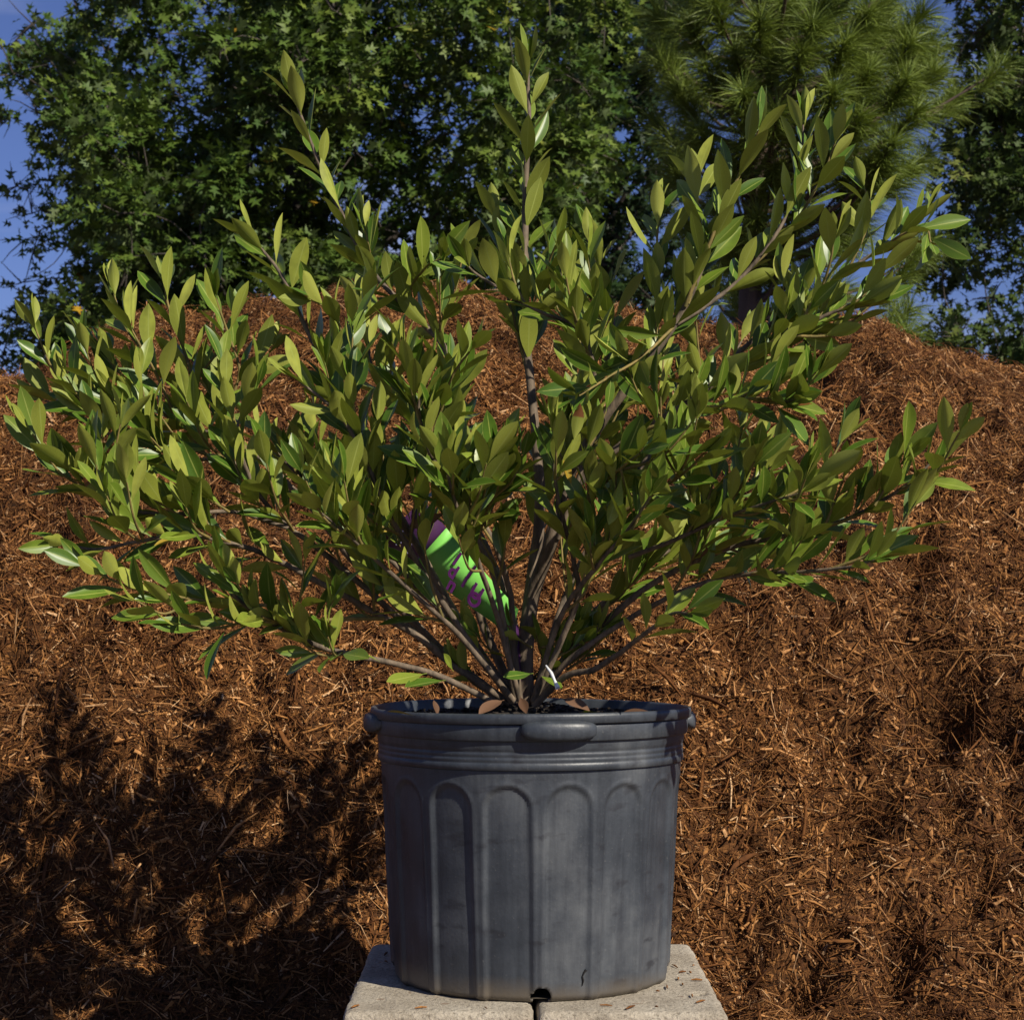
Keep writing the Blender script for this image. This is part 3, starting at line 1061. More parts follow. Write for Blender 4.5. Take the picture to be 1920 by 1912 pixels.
# Branches traced on the photograph: (pixels, depth at foot, depth at tip, foot radius m, first leafy fraction)
BR = [
    # name, px path, y0, y1, r0, f0, side twigs
    ([(986, 1318), (985, 1210), (1000, 1110), (1038, 1005), (1052, 930), (1085, 860), (1125, 795), (1180, 722), (1240, 645), (1285, 575), (1318, 500), (1340, 450)], 2.107, 2.02, 0.0105, 0.62, 6),
    ([(1285, 575), (1325, 470), (1365, 375), (1398, 300), (1422, 245)], 2.03, 1.98, 0.0030, 0.1, 0),
    ([(1290, 570), (1318, 480), (1312, 410), (1303, 345)], 2.03, 2.06, 0.0026, 0.1, 0),
    ([(1225, 665), (1236, 560), (1232, 470), (1236, 405)], 2.05, 2.10, 0.0026, 0.15, 1),
    ([(1265, 610), (1330, 570), (1400, 510), (1455, 440), (1488, 365), (1503, 300), (1506, 235)], 2.04, 2.10, 0.0036, 0.12, 1),
    ([(1400, 510), (1480, 430), (1535, 345), (1566, 270)], 2.08, 2.05, 0.0026, 0.08, 0),
    ([(1060, 930), (1125, 868), (1200, 808), (1290, 755), (1360, 702), (1425, 660), (1500, 618), (1565, 585), (1630, 572)], 2.07, 1.98, 0.0066, 0.40, 7),
    ([(1490, 622), (1535, 550), (1556, 490), (1562, 455)], 2.0, 1.96, 0.0024, 0.1, 0),
    ([(1300, 745), (1400, 648), (1500, 565), (1600, 500), (1670, 455), (1712, 425), (1738, 395)], 2.06, 2.10, 0.0040, 0.25, 2),
    ([(1590, 508), (1620, 440), (1632, 390), (1622, 355)], 2.09, 2.12, 0.0022, 0.1, 0),
    ([(1655, 465), (1690, 440), (1735, 430), (1745, 455)], 2.1, 2.05, 0.0020, 0.1, 0),
    ([(1210, 805), (1320, 770), (1400, 748), (1470, 752)], 2.04, 1.90, 0.0032, 0.25, 2),
    ([(1350, 770), (1430, 725), (1490, 690)], 1.99, 2.02, 0.0022, 0.1, 1),
    ([(1000, 1318), (1062, 1232), (1150, 1152), (1212, 1102), (1300, 1052), (1400, 1018), (1500, 1000), (1590, 972), (1660, 935), (1712, 900), (1745, 868)], 2.10, 1.90, 0.0058, 0.42, 5),
    ([(1545, 988), (1568, 935), (1586, 880)], 1.95, 1.93, 0.0020, 0.05, 0),
    ([(1640, 948), (1675, 890), (1697, 860)], 1.92, 1.90, 0.0020, 0.05, 0),
    ([(1180, 1045), (1270, 1010), (1340, 978), (1430, 945), (1500, 925)], 2.0, 1.86, 0.0036, 0.3, 3),
    ([(1350, 975), (1390, 910), (1415, 865)], 1.93, 1.88, 0.0022, 0.1, 0),
    ([(1012, 1305), (1070, 1235), (1180, 1160), (1290, 1103), (1400, 1076), (1500, 1072), (1590, 1063), (1640, 1050)], 2.08, 1.84, 0.0048, 0.48, 2),
    ([(1002, 1322), (1060, 1268), (1112, 1255), (1165, 1222), (1220, 1180), (1262, 1150), (1290, 1150)], 2.06, 1.88, 0.0055, 0.62, 0),
    ([(1008, 1310), (1080, 1200), (1110, 1150), (1170, 1100), (1215, 1060), (1260, 1030), (1320, 1010)], 2.10, 2.15, 0.0056, 0.6, 3),
    ([(980, 1318), (990, 1150), (1002, 1050), (1012, 950), (1003, 800), (988, 650), (985, 500), (985, 350), (991, 230), (990, 160), (991, 125)], 2.12, 2.16, 0.0085, 0.52, 3),
    ([(975, 1318), (962, 1200), (958, 1120), (935, 1040), (908, 980), (880, 905), (858, 840), (845, 780), (862, 720)], 2.09, 2.00, 0.0054, 0.6, 3),
    ([(972, 1318), (905, 1170), (885, 1070), (870, 950), (862, 830), (852, 730), (835, 655), (800, 612), (745, 560), (692, 500), (650, 420), (612, 340), (582, 265), (560, 205), (549, 180)], 2.13, 2.20, 0.0070, 0.50, 2),
    ([(700, 512), (690, 455), (680, 425)], 2.19, 2.16, 0.002, 0.05, 0),
    ([(790, 605), (770, 545), (800, 500), (830, 485)], 2.19, 2.10, 0.0024, 0.1, 0),
    ([(965, 1318), (860, 1160), (780, 1020), (705, 890), (655, 795), (612, 692), (572, 612), (532, 525), (495, 472), (470, 450)], 2.11, 2.10, 0.0064, 0.48, 6),
    ([(612, 692), (640, 640), (625, 590), (590, 565)], 2.1, 2.04, 0.0024, 0.1, 1),
    ([(952, 1318), (850, 1240), (760, 1150), (660, 1050), (592, 960), (540, 908), (480, 852), (405, 816), (340, 800), (270, 790), (200, 775), (135, 764), (85, 752)], 2.12, 2.08, 0.0066, 0.58, 6),
    ([(400, 815), (370, 735), (345, 660), (320, 590), (307, 530)], 2.09, 2.13, 0.0028, 0.15, 1),
    ([(460, 842), (435, 770), (448, 690), (425, 620), (405, 560)], 2.09, 2.05, 0.0028, 0.2, 1),
    ([(280, 792), (245, 725), (215, 690), (198, 665)], 2.09, 2.10, 0.0022, 0.1, 0),
    ([(335, 800), (300, 715), (265, 650), (242, 610)], 2.09, 2.06, 0.0024, 0.25, 1),
    ([(430, 825), (400, 770), (385, 715), (378, 690)], 2.09, 2.15, 0.0024, 0.1, 1),
    ([(580, 950), (470, 880), (400, 862), (320, 866), (250, 850), (200, 812), (165, 775)], 2.09, 2.00, 0.0036, 0.45, 4),
    ([(955, 1318), (830, 1232), (705, 1120), (605, 1034), (532, 982), (482, 922), (456, 862), (445, 800), (480, 730)], 2.08, 1.98, 0.0056, 0.62, 3),
    ([(540, 990), (440, 960), (330, 965), (245, 955), (190, 920), (145, 890), (112, 872)], 2.02, 1.94, 0.0034, 0.3, 4),
    ([(430, 960), (370, 920), (345, 900)], 1.98, 1.95, 0.0020, 0.05, 0),
    ([(330, 963), (270, 920), (250, 890)], 1.97, 1.95, 0.0020, 0.05, 0),
    ([(945, 1318), (850, 1242), (782, 1192), (690, 1142), (600, 1092), (505, 1042), (420, 1015), (340, 1005), (260, 1015), (180, 1030), (125, 1020)], 2.08, 1.90, 0.0058, 0.50, 5),
    ([(500, 1135), (420, 1130), (330, 1118), (270, 1108), (222, 1092), (165, 1065)], 1.94, 1.86, 0.0026, 0.1, 1),
    ([(930, 1318), (830, 1270), (750, 1246), (660, 1228), (610, 1216), (535, 1182), (485, 1152), (445, 1122), (415, 1075), (408, 1045)], 2.05, 1.90, 0.0050, 0.62, 2),
    ([(720, 1160), (640, 1160), (560, 1168), (470, 1165), (400, 1178), (340, 1170)], 2.02, 1.86, 0.0030, 0.4, 2),
    ([(962, 1316), (870, 1190), (782, 1055), (725, 955), (685, 860), (645, 790), (600, 745), (560, 715)], 2.06, 1.94, 0.0052, 0.50, 6),
    ([(966, 1316), (932, 1105), (892, 1005), (835, 905), (800, 830), (785, 760), (800, 700)], 2.07, 1.92, 0.0046, 0.52, 5),
    ([(800, 830), (830, 760), (850, 700), (880, 660)], 1.98, 1.92, 0.0024, 0.15, 1),
    ([(1002, 1312), (1080, 1132), (1075, 1055), (1062, 1000), (1040, 900), (1042, 840)], 2.06, 1.93, 0.0048, 0.55, 3),
    ([(1045, 1010), (1082, 905), (1114, 785), (1110, 672), (1076, 612), (1005, 582), (942, 545), (895, 515), (878, 500)], 2.07, 1.98, 0.0040, 0.5, 3),
    ([(1100, 860), (1130, 700), (1150, 600), (1125, 510), (1098, 440)], 2.08, 2.16, 0.0034, 0.35, 3),
    ([(995, 720), (960, 590), (938, 490), (932, 420)], 2.14, 2.18, 0.0030, 0.2, 2),
    ([(988, 620), (1018, 520), (1042, 460)], 2.14, 2.08, 0.0024, 0.1, 1),
    ([(1262, 615), (1205, 668), (1145, 705), (1085, 742)], 2.02, 1.90, 0.0022, 0.1, 0),
    ([(1065, 990), (1110, 930), (1160, 880), (1200, 850)], 2.04, 1.88, 0.0030, 0.3, 2),
    ([(1120, 985), (1220, 930), (1290, 880), (1320, 850)], 2.02, 1.90, 0.0030, 0.2, 3),
    ([(930, 1060), (900, 1000), (930, 920), (925, 860)], 2.04, 1.90, 0.0026, 0.3, 2),
    # limbs at the back and front of the bush
    ([(990, 1312), (960, 1150), (900, 1000), (820, 850), (740, 760), (700, 700), (690, 640)], 2.14, 2.30, 0.0056, 0.45, 6),
    ([(1000, 1312), (1060, 1120), (1120, 1000), (1200, 880), (1260, 800), (1340, 730), (1400, 620)], 2.14, 2.30, 0.0056, 0.45, 6),
    ([(985, 1312), (1010, 1080), (1050, 920), (1080, 780), (1090, 680), (1060, 560), (1050, 500)], 2.15, 2.32, 0.0056, 0.45, 5),
    ([(960, 1312), (830, 1150), (700, 1020), (600, 930), (520, 850), (470, 800)], 2.14, 2.26, 0.0052, 0.5, 5),
    ([(1010, 1312), (1150, 1120), (1280, 1010), (1380, 930), (1450, 870)], 2.14, 2.25, 0.0052, 0.5, 5),
    ([(975, 1314), (930, 1150), (880, 1010), (850, 930), (835, 860)], 2.06, 1.88, 0.0046, 0.6, 4),
    ([(1000, 1314), (1050, 1160), (1120, 1060), (1180, 990), (1220, 930)], 2.06, 1.88, 0.0046, 0.55, 4),
    ([(965, 1316), (860, 1190), (750, 1090), (660, 1010), (600, 960)], 2.05, 1.84, 0.0046, 0.55, 4),
]

shrub = empty('potted_shrub', (POT_C[0], POT_C[1], POT_C[2] + 0.285))
tag(shrub, 'spreading leafy green shrub with many branching stems growing in the black pot', 'shrub')
leaf_specs = []          # (position, dir, normal, length, proto, material key)


def add_leaves(P, f0, scale=1.0, spacing=0.0125, tip=True, phase=None, rs=rng):
    seg = np.linalg.norm(np.diff(P, axis=0), axis=1)
    cum = np.concatenate([[0], np.cumsum(seg)])
    Ltot = cum[-1]
    s = f0 * Ltot
    ph = rs.uniform(0, 6.28) if phase is None else phase
    while s < Ltot:
        p = np.array([np.interp(s, cum, P[:, k]) for k in range(3)])
        q = np.array([np.interp(min(s + 0.01, Ltot), cum, P[:, k]) for k in range(3)])
        q0 = np.array([np.interp(max(s - 0.01, 0), cum, P[:, k]) for k in range(3)])
        ax = unit(q - q0)
        ref = np.array([0.31, 0.9, 0.2])
        a = unit(np.cross(ax, ref)); b = np.cross(ax, a)
        rad = math.cos(ph) * a + math.sin(ph) * b
        near_tip = max(0.0, 1 - (Ltot - s) / 0.05)
        spread = rs.uniform(0.55, 1.15) * (1 - 0.45 * near_tip)
        d = unit(ax + rad * spread + np.array([0, 0, 0.42 * rs.uniform(0.3, 1.3)]))
        nrm = unit(np.cross(np.cross(d, ax + np.array([0, 0, 0.55])), d))
        nrm = unit(nrm + rs.normal(0, 0.46, 3)); nrm = unit(nrm - d * nrm.dot(d))
        ln = scale * rs.uniform(0.042, 0.067) * (1 - 0.22 * near_tip * rs.random())
        leaf_specs.append((p, d, nrm, ln, int(rs.integers(0, 10)), ''))
        ph += 2.4 + rs.normal(0, 0.25)
        s += spacing * rs.uniform(0.65, 1.35)
    if tip:
        ax = unit(P[-1] - P[-2])
        for k in range(2):
            d = unit(ax + rs.normal(0, 0.22, 3) + np.array([0, 0, 0.15]))
            nrm = rs.normal(0, 1, 3); nrm = unit(nrm - d * nrm.dot(d))
            leaf_specs.append((P[-1], d, nrm, scale * rs.uniform(0.026, 0.048), int(rs.integers(0, 10)), ''))


brng = np.random.default_rng(21)
for bi, (px, y0, y1, r0, f0, ntw) in enumerate(BR):
    npx = len(px)
    cum = np.concatenate([[0], np.cumsum([math.dist(px[i], px[i + 1]) for i in range(npx - 1)])])
    cum = cum / cum[-1]
    pts = []
    for (x, y), c in zip(px, cum):
        e = c ** 1.3
        dep = y0 + (y1 - y0) * e + (0.006 * brng.normal() if 0 < c < 1 else 0)
        pts.append(np.array(at(x, y, dep)))
    P = catmull(pts, 6)
    # slight crookedness
    wob = 0.0022 * np.stack([noise3(P * 38 + 3 + bi), noise3(P * 38 + 31 + bi), noise3(P * 38 + 77 + bi)], 1)
    t = np.linspace(0, 1, len(P))
    P = P + wob * np.sin(math.pi * t)[:, None]
    r1 = 0.0011
    r0 = r0 * (0.78 if r0 < 0.008 else 0.95)
    rad = r1 + (r0 - r1) * (1 - t) ** 0.8
    rad = rad * (1 + 0.12 * np.array([noise3(np.array([[k * 0.7, bi, 0.5]]))[0] for k in range(len(P))]))
    bag = Bag()
    bag.tube(P, rad, 9)
    o = link('branch', bag.mesh('branch', True), M_STEM if r0 > 0.0025 else M_TWIG)
    put(o, shrub)
    add_leaves(P, f0, rs=brng, scale=1.0, spacing=0.0118)
    # side twigs
    seg = np.linalg.norm(np.diff(P, axis=0), axis=1)
    cl = np.concatenate([[0], np.cumsum(seg)])
    for k in range(int(round(ntw * 1.45))):
        f = brng.uniform(max(0.30, f0 - 0.22), 0.93)
        s = f * cl[-1]
        p = np.array([np.interp(s, cl, P[:, q]) for q in range(3)])
        q2 = np.array([np.interp(min(s + 0.01, cl[-1]), cl, P[:, q]) for q in range(3)])
        ax = unit(q2 - p)
        d0 = unit(ax * 0.9 + brng.normal(0, 0.62, 3) * np.array([1, 1.1, 0.6]) + np.array([0, 0, 0.30]))
        d1 = unit(d0 + np.array([0, 0, 0.75]))
        Ln = brng.uniform(0.05, 0.115)
        mid = p + d0 * Ln * 0.5
        end = mid + d1 * Ln * 0.5
        pe = project(np.array([p, end]))
        if pe[0, 1] < 560 or pe[1, 1] < 470:
            continue
        TP = catmull([p, mid, end], 5)
        tb = Bag()
        tb.tube(TP, np.linspace(0.0019, 0.0009, len(TP)), 6)
        tw = link('twig', tb.mesh('twig', True), M_TWIG)
        tw.parent = o
        add_leaves(TP, 0.12, rs=brng, scale=0.95, spacing=0.0125)

for k in range(15):
    sx = brng.uniform(-0.055, 0.05)
    p = np.array([POT_C[0] + sx, POT_C[1] + brng.uniform(-0.045, 0.02), 0.2 + 0.305 + brng.uniform(0.005, 0.07)])
    d0 = unit(np.array([sx * 16 + brng.normal(0, 0.4), -0.5 + brng.normal(0, 0.3), 0.25 + brng.uniform(0, 0.5)]))
    Ln = brng.uniform(0.03, 0.065)
    TP = catmull([p, p + d0 * Ln * 0.5, p + d0 * Ln + np.array([0, 0, 0.008])], 4)
    tb = Bag(); tb.tube(TP, np.linspace(0.0017, 0.0009, len(TP)), 6)
    put(link('twig', tb.mesh('twig', True), M_TWIG), shrub)
    n_before = len(leaf_specs)
    add_leaves(TP, 0.3, rs=brng, scale=0.82, spacing=0.013)
    for q in range(n_before, len(leaf_specs)):
        leaf_specs[q] = leaf_specs[q][:5] + ('low',)
# a few leaves placed by hand: low rosette leaf, brown tips, red-tipped leaf
def hand_leaf(px, tip, d0, d1, mat='', nrm=(0.3, -0.8, 0.5), proto=2):
    a, b = np.array(at(*px, d0)), np.array(at(*tip, d1))
    d = unit(b - a)
    n = np.array(nrm, float)
    n = unit(n - d * n.dot(d))
    leaf_specs.append((a, d, n, float(np.linalg.norm(b - a)), proto, mat))


hand_leaf((1015, 1272), (1072, 1330), 2.03, 1.98, '', (0.5, -0.7, 0.6), 1)
hand_leaf((1000, 1262), (950, 1268), 2.03, 2.00, '', (0, -0.6, 0.8), 3)
hand_leaf((1010, 1265), (1050, 1285), 2.05, 2.02, '', (0.3, -0.5, 0.8), 4)
hand_leaf((198, 955), (158, 890), 1.93, 1.93, 'tip', (0.2, 1.0, -0.2), 5)
hand_leaf((1450, 772), (1512, 752), 1.90, 1.88, 'tip', (0.0, -0.5, 0.9), 6)
hand_leaf((1075, 830), (1088, 765), 1.92, 1.92, 'tip', (0.2, 1.0, -0.2), 7)
hand_leaf((1408, 745), (1460, 700), 1.96, 1.96, 'tip', (0.1, 1.0, 0.1), 2)
hand_leaf((735, 998), (680, 992), 2.0, 1.98, 'yel', (0.0, -0.7, 0.6), 2)
hand_leaf((345, 1008), (296, 1016), 1.95, 1.93, 'yel', (0.0, -0.7, 0.6), 6)
hand_leaf((1072, 912), (1060, 868), 1.93, 1.92, 'yel', (0.4, -0.8, 0.1), 4)
hand_leaf((800, 1262), (733, 1276), 1.99, 1.95, '', (0, -0.5, 0.8), 3)
hand_leaf((835, 1275), (768, 1284), 2.0, 1.95, '', (0, -0.5, 0.8), 8)
hand_leaf((850, 1258), (832, 1228), 2.0, 1.98, '', (0.3, -0.8, 0.4), 5)
hand_leaf((712, 1240), (674, 1222), 1.98, 1.96, '', (0.1, -0.5, 0.8), 6)
hand_leaf((612, 1216), (582, 1172), 1.95, 1.94, '', (0.4, 0.8, 0.4), 0)
hand_leaf((955, 1292), (885, 1300), 2.03, 1.97, '', (0, -0.4, 0.9), 1)
hand_leaf((945, 1312), (905, 1326), 2.0, 1.96, 'dry', (0, -0.6, 0.8), 7)
hand_leaf((1050, 1308), (1098, 1322), 2.0, 1.97, 'dry', (0, -0.6, 0.8), 7)
hand_leaf((975, 1305), (985, 1330), 1.99, 1.96, 'dry', (0, -0.8, 0.5), 2)
hand_leaf((840, 960), (775, 985), 2.0, 2.0, 'dry', (0.4, -0.8, 0.1), 4)
hand_leaf((1310, 1050), (1325, 1030), 1.97, 1.95, 'dry', (0.4, -0.8, 0.1), 4)


def leaf_matrix(sp):
    p, d, n, ln, k, mk = sp
    x = np.cross(d, n)
    M = np.eye(4)
    M[:3, 0], M[:3, 1], M[:3, 2], M[:3, 3] = x * ln, d * ln, n * ln, p
    M[:3, 3] += d * ln * 0.12
    return M


# keep leaves out of the pot rim and thin the foot of the bush
keep = []
for sp in leaf_specs:
    p = sp[0] + sp[1] * sp[3]
    if sp[5] == 'low':
        if p[2] > 0.515: keep.append(sp[:5] + ('',))
        continue
    if sp[5] == '' and p[2] < 0.53 and math.hypot(p[0] - POT_C[0], p[1] - POT_C[1]) < 0.24:
        continue
    keep.append(sp)
leaf_specs = keep
TAG_PX = [(715, 1015), (790, 945), (985, 1130), (975, 1200), (940, 1190)]
keep = []
trng = np.random.default_rng(9)
for sp in leaf_specs:
    m_ = project((sp[0] + sp[1] * sp[3] * 0.6)[None])[0]
    if sp[5] == '' and m_[2] < 2.25 and trng.random() < 0.8:
        c_ = False
        for i_ in range(5):
            (x1, y1), (x2, y2) = TAG_PX[i_], TAG_PX[(i_ + 1) % 5]
            if (y1 > m_[1]) != (y2 > m_[1]) and m_[0] < (x2 - x1) * (m_[1] - y1) / (y2 - y1) + x1: c_ = not c_
        if c_: continue
    if sp[5] == '' and trng.random() < 0.75:
        blocked = False
        for tx, ty in ((940, 1140), (915, 1115), (870, 1095), (945, 1165)):
            q_ = (sp[0] + sp[1] * sp[3] * 0.6) - np.array(at(tx, ty, 2.11))
            t_ = q_.dot(np.array(SUN_DIR))
            if t_ > 0.01 and np.linalg.norm(q_ - t_ * np.array(SUN_DIR)) < 0.028: blocked = True
        if blocked: continue
    keep.append(sp)
leaf_specs = keep
mats = [leaf_matrix(s) for s in leaf_specs]
# which leaves show largest from the photograph's side: a coarse depth buffer over the leaf faces
samp = np.array([(u * 0.16 * math.sin(math.pi * t), t, 0, 1) for t in np.linspace(0.08, 0.95, 9) for u in (-0.9, -0.45, 0, 0.45, 0.9)])
buf = {}
for li, M in enumerate(mats):
    w = (samp @ M.T)[:, :3]
    pr = project(w)
    for x, y, d in pr:
        key = (int(x // 5), int(y // 5))
        if key not in buf or buf[key][0] > d:
            buf[key] = (d, li)
cnt = np.zeros(len(mats))
for d, li in buf.values():
    cnt[li] += 1
for li, s in enumerate(leaf_specs):
    if s[5]: cnt[li] += 1000
order = np.argsort(-cnt)
single = set(order[:300].tolist())
leaf_me = {}


def leaf_data(k, mk):
    if (k, mk) not in leaf_me:
        V, Q, uv = LEAVES[k]
        me = np_mesh('leaf', V, [Q], True, None, uv)
        me.materials.append({'': M_LEAF, 'tip': M_LEAF_TIP, 'yel': M_LEAF_YEL, 'dry': M_LEAF_DRY}[mk])
        leaf_me[(k, mk)] = me
    return leaf_me[(k, mk)]


LV, LQ, LU, LT, n0 = [], [], [], [], 0
for li, (sp, M) in enumerate(zip(leaf_specs, mats)):
    if li in single:
        o = bpy.data.objects.new('leaf', leaf_data(sp[4], sp[5]))
        col.objects.link(o)
        o.parent = shrub
        o.matrix_parent_inverse = Matrix.Translation(-shrub.location)
        o.matrix_basis = Matrix(M.tolist())
        if sp[5] == 'tip': o['label'] = 'leaf with a withered brown tip'
        if sp[5] == 'yel': o['label'] = 'yellowing leaf'
        if sp[5] == 'dry': o['label'] = 'withered brown leaf'
    else:
        V, Q, uv = LEAVES[sp[4]]
        W = np.c_[V, np.ones(len(V))] @ M.T
        LV.append(W[:, :3]); LQ.append(Q + n0); LU.append(uv); LT.append(np.full(len(V), rng.random())); n0 += len(V)
fol = link('foliage', np_mesh('foliage', np.concatenate(LV), [np.concatenate(LQ)], True, np.concatenate(LT), np.concatenate(LU)), M_LEAF)
put(fol, shrub)
fol['kind'] = 'stuff'
print('shrub leaves', len(leaf_specs))

# ------------------------------------------------------------------ plant tag
def build_tag():
    root = empty('plant_tag', at(962, 1190, 2.11))
    tag(root, 'green and purple printed plastic plant tag stuck among the shrub stems', 'plant tag')
    A, B, Cc, D = at(712, 1016, 2.20), at(792, 936, 2.17), at(972, 1143, 2.09), at(958, 1190, 2.10)
    def uvp(u, v, lift=0.0):           # u across (0 left edge, 1 right edge), v along (0 top, 1 foot)
        p = (A * (1 - u) + B * u) * (1 - v) + (D * (1 - u) + Cc * u) * v
        n = (B - A).cross(D - A).normalized()
        if n.y > 0: n = -n
        return p + n * (lift + 0.004 * math.sin(math.pi * v))
    def strip(name, v0, v1, mat):
        n = 10
        V, Q = [], []
        for k in range(n + 1):
            v = v0 + (v1 - v0) * k / n
            for u, l in ((0, 0), (1, 0), (1, -0.0007), (0, -0.0007)):
                V.append(uvp(u, v, l))
        for k in range(n):
            for c in range(4):
                Q.append((k * 4 + c, k * 4 + (c + 1) % 4, k * 4 + 4 + (c + 1) % 4, k * 4 + 4 + c))
        Q += [(0, 1, 2, 3), (n * 4 + 3, n * 4 + 2, n * 4 + 1, n * 4)]
        put(link(name, np_mesh(name, np.array([tuple(p) for p in V]), [np.array(Q)]), mat), root)
    strip('purple_panel', 0.0, 0.27, M_TAG_P)
    strip('green_panel', 0.27, 1.0, M_TAG_G)
    # stake below the printed panel
    bag = Bag()
    p0, p1 = uvp(0.35, 0.99, -0.003), Vector((float(POT_C[0]) - 0.012, 2.095, 0.49))
    bag.tube(np.array([tuple(p0), tuple((p0 + p1) / 2), tuple(p1)]), np.array([0.006, 0.005, 0.003]), 5)
    put(link('stake', bag.mesh('stake'), M_TAG_P), root)
    def letter(ch, u, v, size, mat):
        cu = bpy.data.curves.new('letter', 'FONT')
        cu.body = ch
        cu.align_x, cu.align_y = 'CENTER', 'CENTER'
        cu.size = size
        cu.extrude = 0.0002
        cu.offset = 0.0008 if mat is M_TAG_L else 0.0
        tmp = bpy.data.objects.new('letter_outline', cu)
        me = bpy.data.meshes.new_from_object(tmp)
        bpy.data.objects.remove(tmp)
        me.materials.clear()
        me.materials.append(mat)
        o = bpy.data.objects.new('letter', me)
        col.objects.link(o)
        e = 0.01
        ydir = (uvp(u + e, v) - uvp(u - e, v)).normalized()
        xdir = (uvp(u, v + e) - uvp(u, v - e)).normalized()
        z = xdir.cross(ydir).normalized()
        ydir = z.cross(xdir)
        p = uvp(u, v, 0.0009)
        o.parent = root
        o.matrix_parent_inverse = Matrix.Translation(-root.location)
        o.matrix_basis = Matrix(((xdir.x, ydir.x, z.x, p.x), (xdir.y, ydir.y, z.y, p.y), (xdir.z, ydir.z, z.z, p.z), (0, 0, 0, 1)))
    for ch, u, v in (('d', 0.45, 0.50), ('I', 0.47, 0.60), ('U', 0.43, 0.70), ('n', 0.18, 0.545), ('O', 0.22, 0.71), ('I', 0.72, 0.47), ('I', 0.74, 0.60)):
        letter(ch, u, v, 0.024, M_TAG_L)
    for ch, u, v, s in (('O', 0.36, 0.09, 0.016), ('P', 0.2, 0.10, 0.016), ('R', 0.2, 0.17, 0.013), ('S', 0.36, 0.165, 0.010)):
        letter(ch, u, v, s, M_TAG_W)


build_tag()

def build_crumbs():
    bag = Bag()
    r_ = np.random.default_rng(64)
    for k in range(60):
        x, y = r_.uniform(-0.17, 0.218), r_.uniform(1.915, 2.29)
        if math.hypot(x - POT_C[0], y - POT_C[1]) < 0.168 or abs(x - 0.0241) < 0.01: continue
        a, ln = r_.uniform(0, 6.28), r_.uniform(0.004, 0.022)
        d = np.array([math.cos(a), math.sin(a), 0]) * ln / 2
        c = np.array([x, y, 0.2018])
        bag.tube(np.array([c - d, c + np.array([0, 0, 0.0006]), c + d * 0.9]), np.array([0.0006, 0.0010, 0.0005]) * r_.uniform(0.7, 1.5), 4, tint=r_.uniform(0.1, 0.8))
    tag(link('mulch_crumbs', bag.mesh('mulch_crumbs'), M_MULCH), 'loose brown mulch crumbs scattered on the concrete block tops', 'mulch', None, 'stuff')


build_crumbs()

# small pale plastic strip at the foot, and litter on the soil
def build_small():
    bag = Bag()
    P = np.array([tuple(at(x, y, d)) for x, y, d in ((1024, 1248, 2.02), (1034, 1262, 2.0), (1040, 1276, 1.99), (1046, 1290, 1.985))])
    bag.tube(P, np.array([0.0012, 0.0022, 0.0016, 0.003]), 5)
    tag(link('plastic_tie', bag.mesh('plastic_tie'), M_FOIL), 'thin pale plastic tie caught on a low stem above the soil', 'plastic tie')
    for nm, px, py, ln, rz, mk, lab in (('fallen_leaf', 820, 1322, 0.018, 0.9, 'dry', 'curled pinkish brown dry leaf standing up on the pot soil'),
                                    ('fallen_leaf', 775, 1320, 0.030, 1.5, 'dry', 'flat brown dry leaf lying beside the pot rim'),
                                    ('fallen_leaf', 1160, 1330, 0.034, -1.3, 'dry', 'pale tan dry leaf on the soil next to a green leaf'),
                                    ('fallen_leaf', 1135, 1332, 0.026, 1.2, '', 'small fresh green leaf fallen on the pot soil')):
        V, Q, uv = LEAVES[4]
        me = np_mesh('fallen_leaf', V, [Q], True, None, uv)
        me.materials.append(M_LEAF_DRY if mk else M_LEAF)
        o = link(nm, me)
        d = 2.107 - 0.135
        p = at(px, py, d)
        zs = 0.2 + float(soil_z(p.x - POT_C[0], d - POT_C[1])) + 0.009
        o.location = (p.x, d, zs)
        o.rotation_euler = (R(70) if 'standing' in lab else R(12), R(10), rz)
        o.scale = (ln * 1.6, ln, ln)
        tag(o, lab, 'leaf', 'litter on the pot soil')


build_small()

# ------------------------------------------------------------------ background trees
def oak_leaf_proto():
    """lobed leaf, length 1 along +Y"""
    V = [(0, 0.04, 0), (0.30, 0.30, 0.04), (0.06, 0.38, 0.0), (0.43, 0.70, 0.06), (0.07, 0.64, 0.0), (0, 1.0, -0.05), (-0.07, 0.64, 0.0), (-0.43, 0.70, 0.06), (-0.06, 0.38, 0.0), (-0.30, 0.30, 0.04)]
    T = [(0, 1, 2), (2, 3, 4), (4, 5, 6), (6, 7, 8), (0, 8, 9), (0, 2, 8), (2, 4, 6), (2, 6, 8)]
    return np.array(V), np.array(T)


OAK_V, OAK_T = oak_leaf_proto()


def inside_poly(x, y, poly):
    c = False
    n = len(poly)
    for i in range(n):
        x1, y1 = poly[i]; x2, y2 = poly[(i + 1) % n]
        if (y1 > y) != (y2 > y) and x < (x2 - x1) * (y - y1) / (y2 - y1) + x1:
            c = not c
    return c


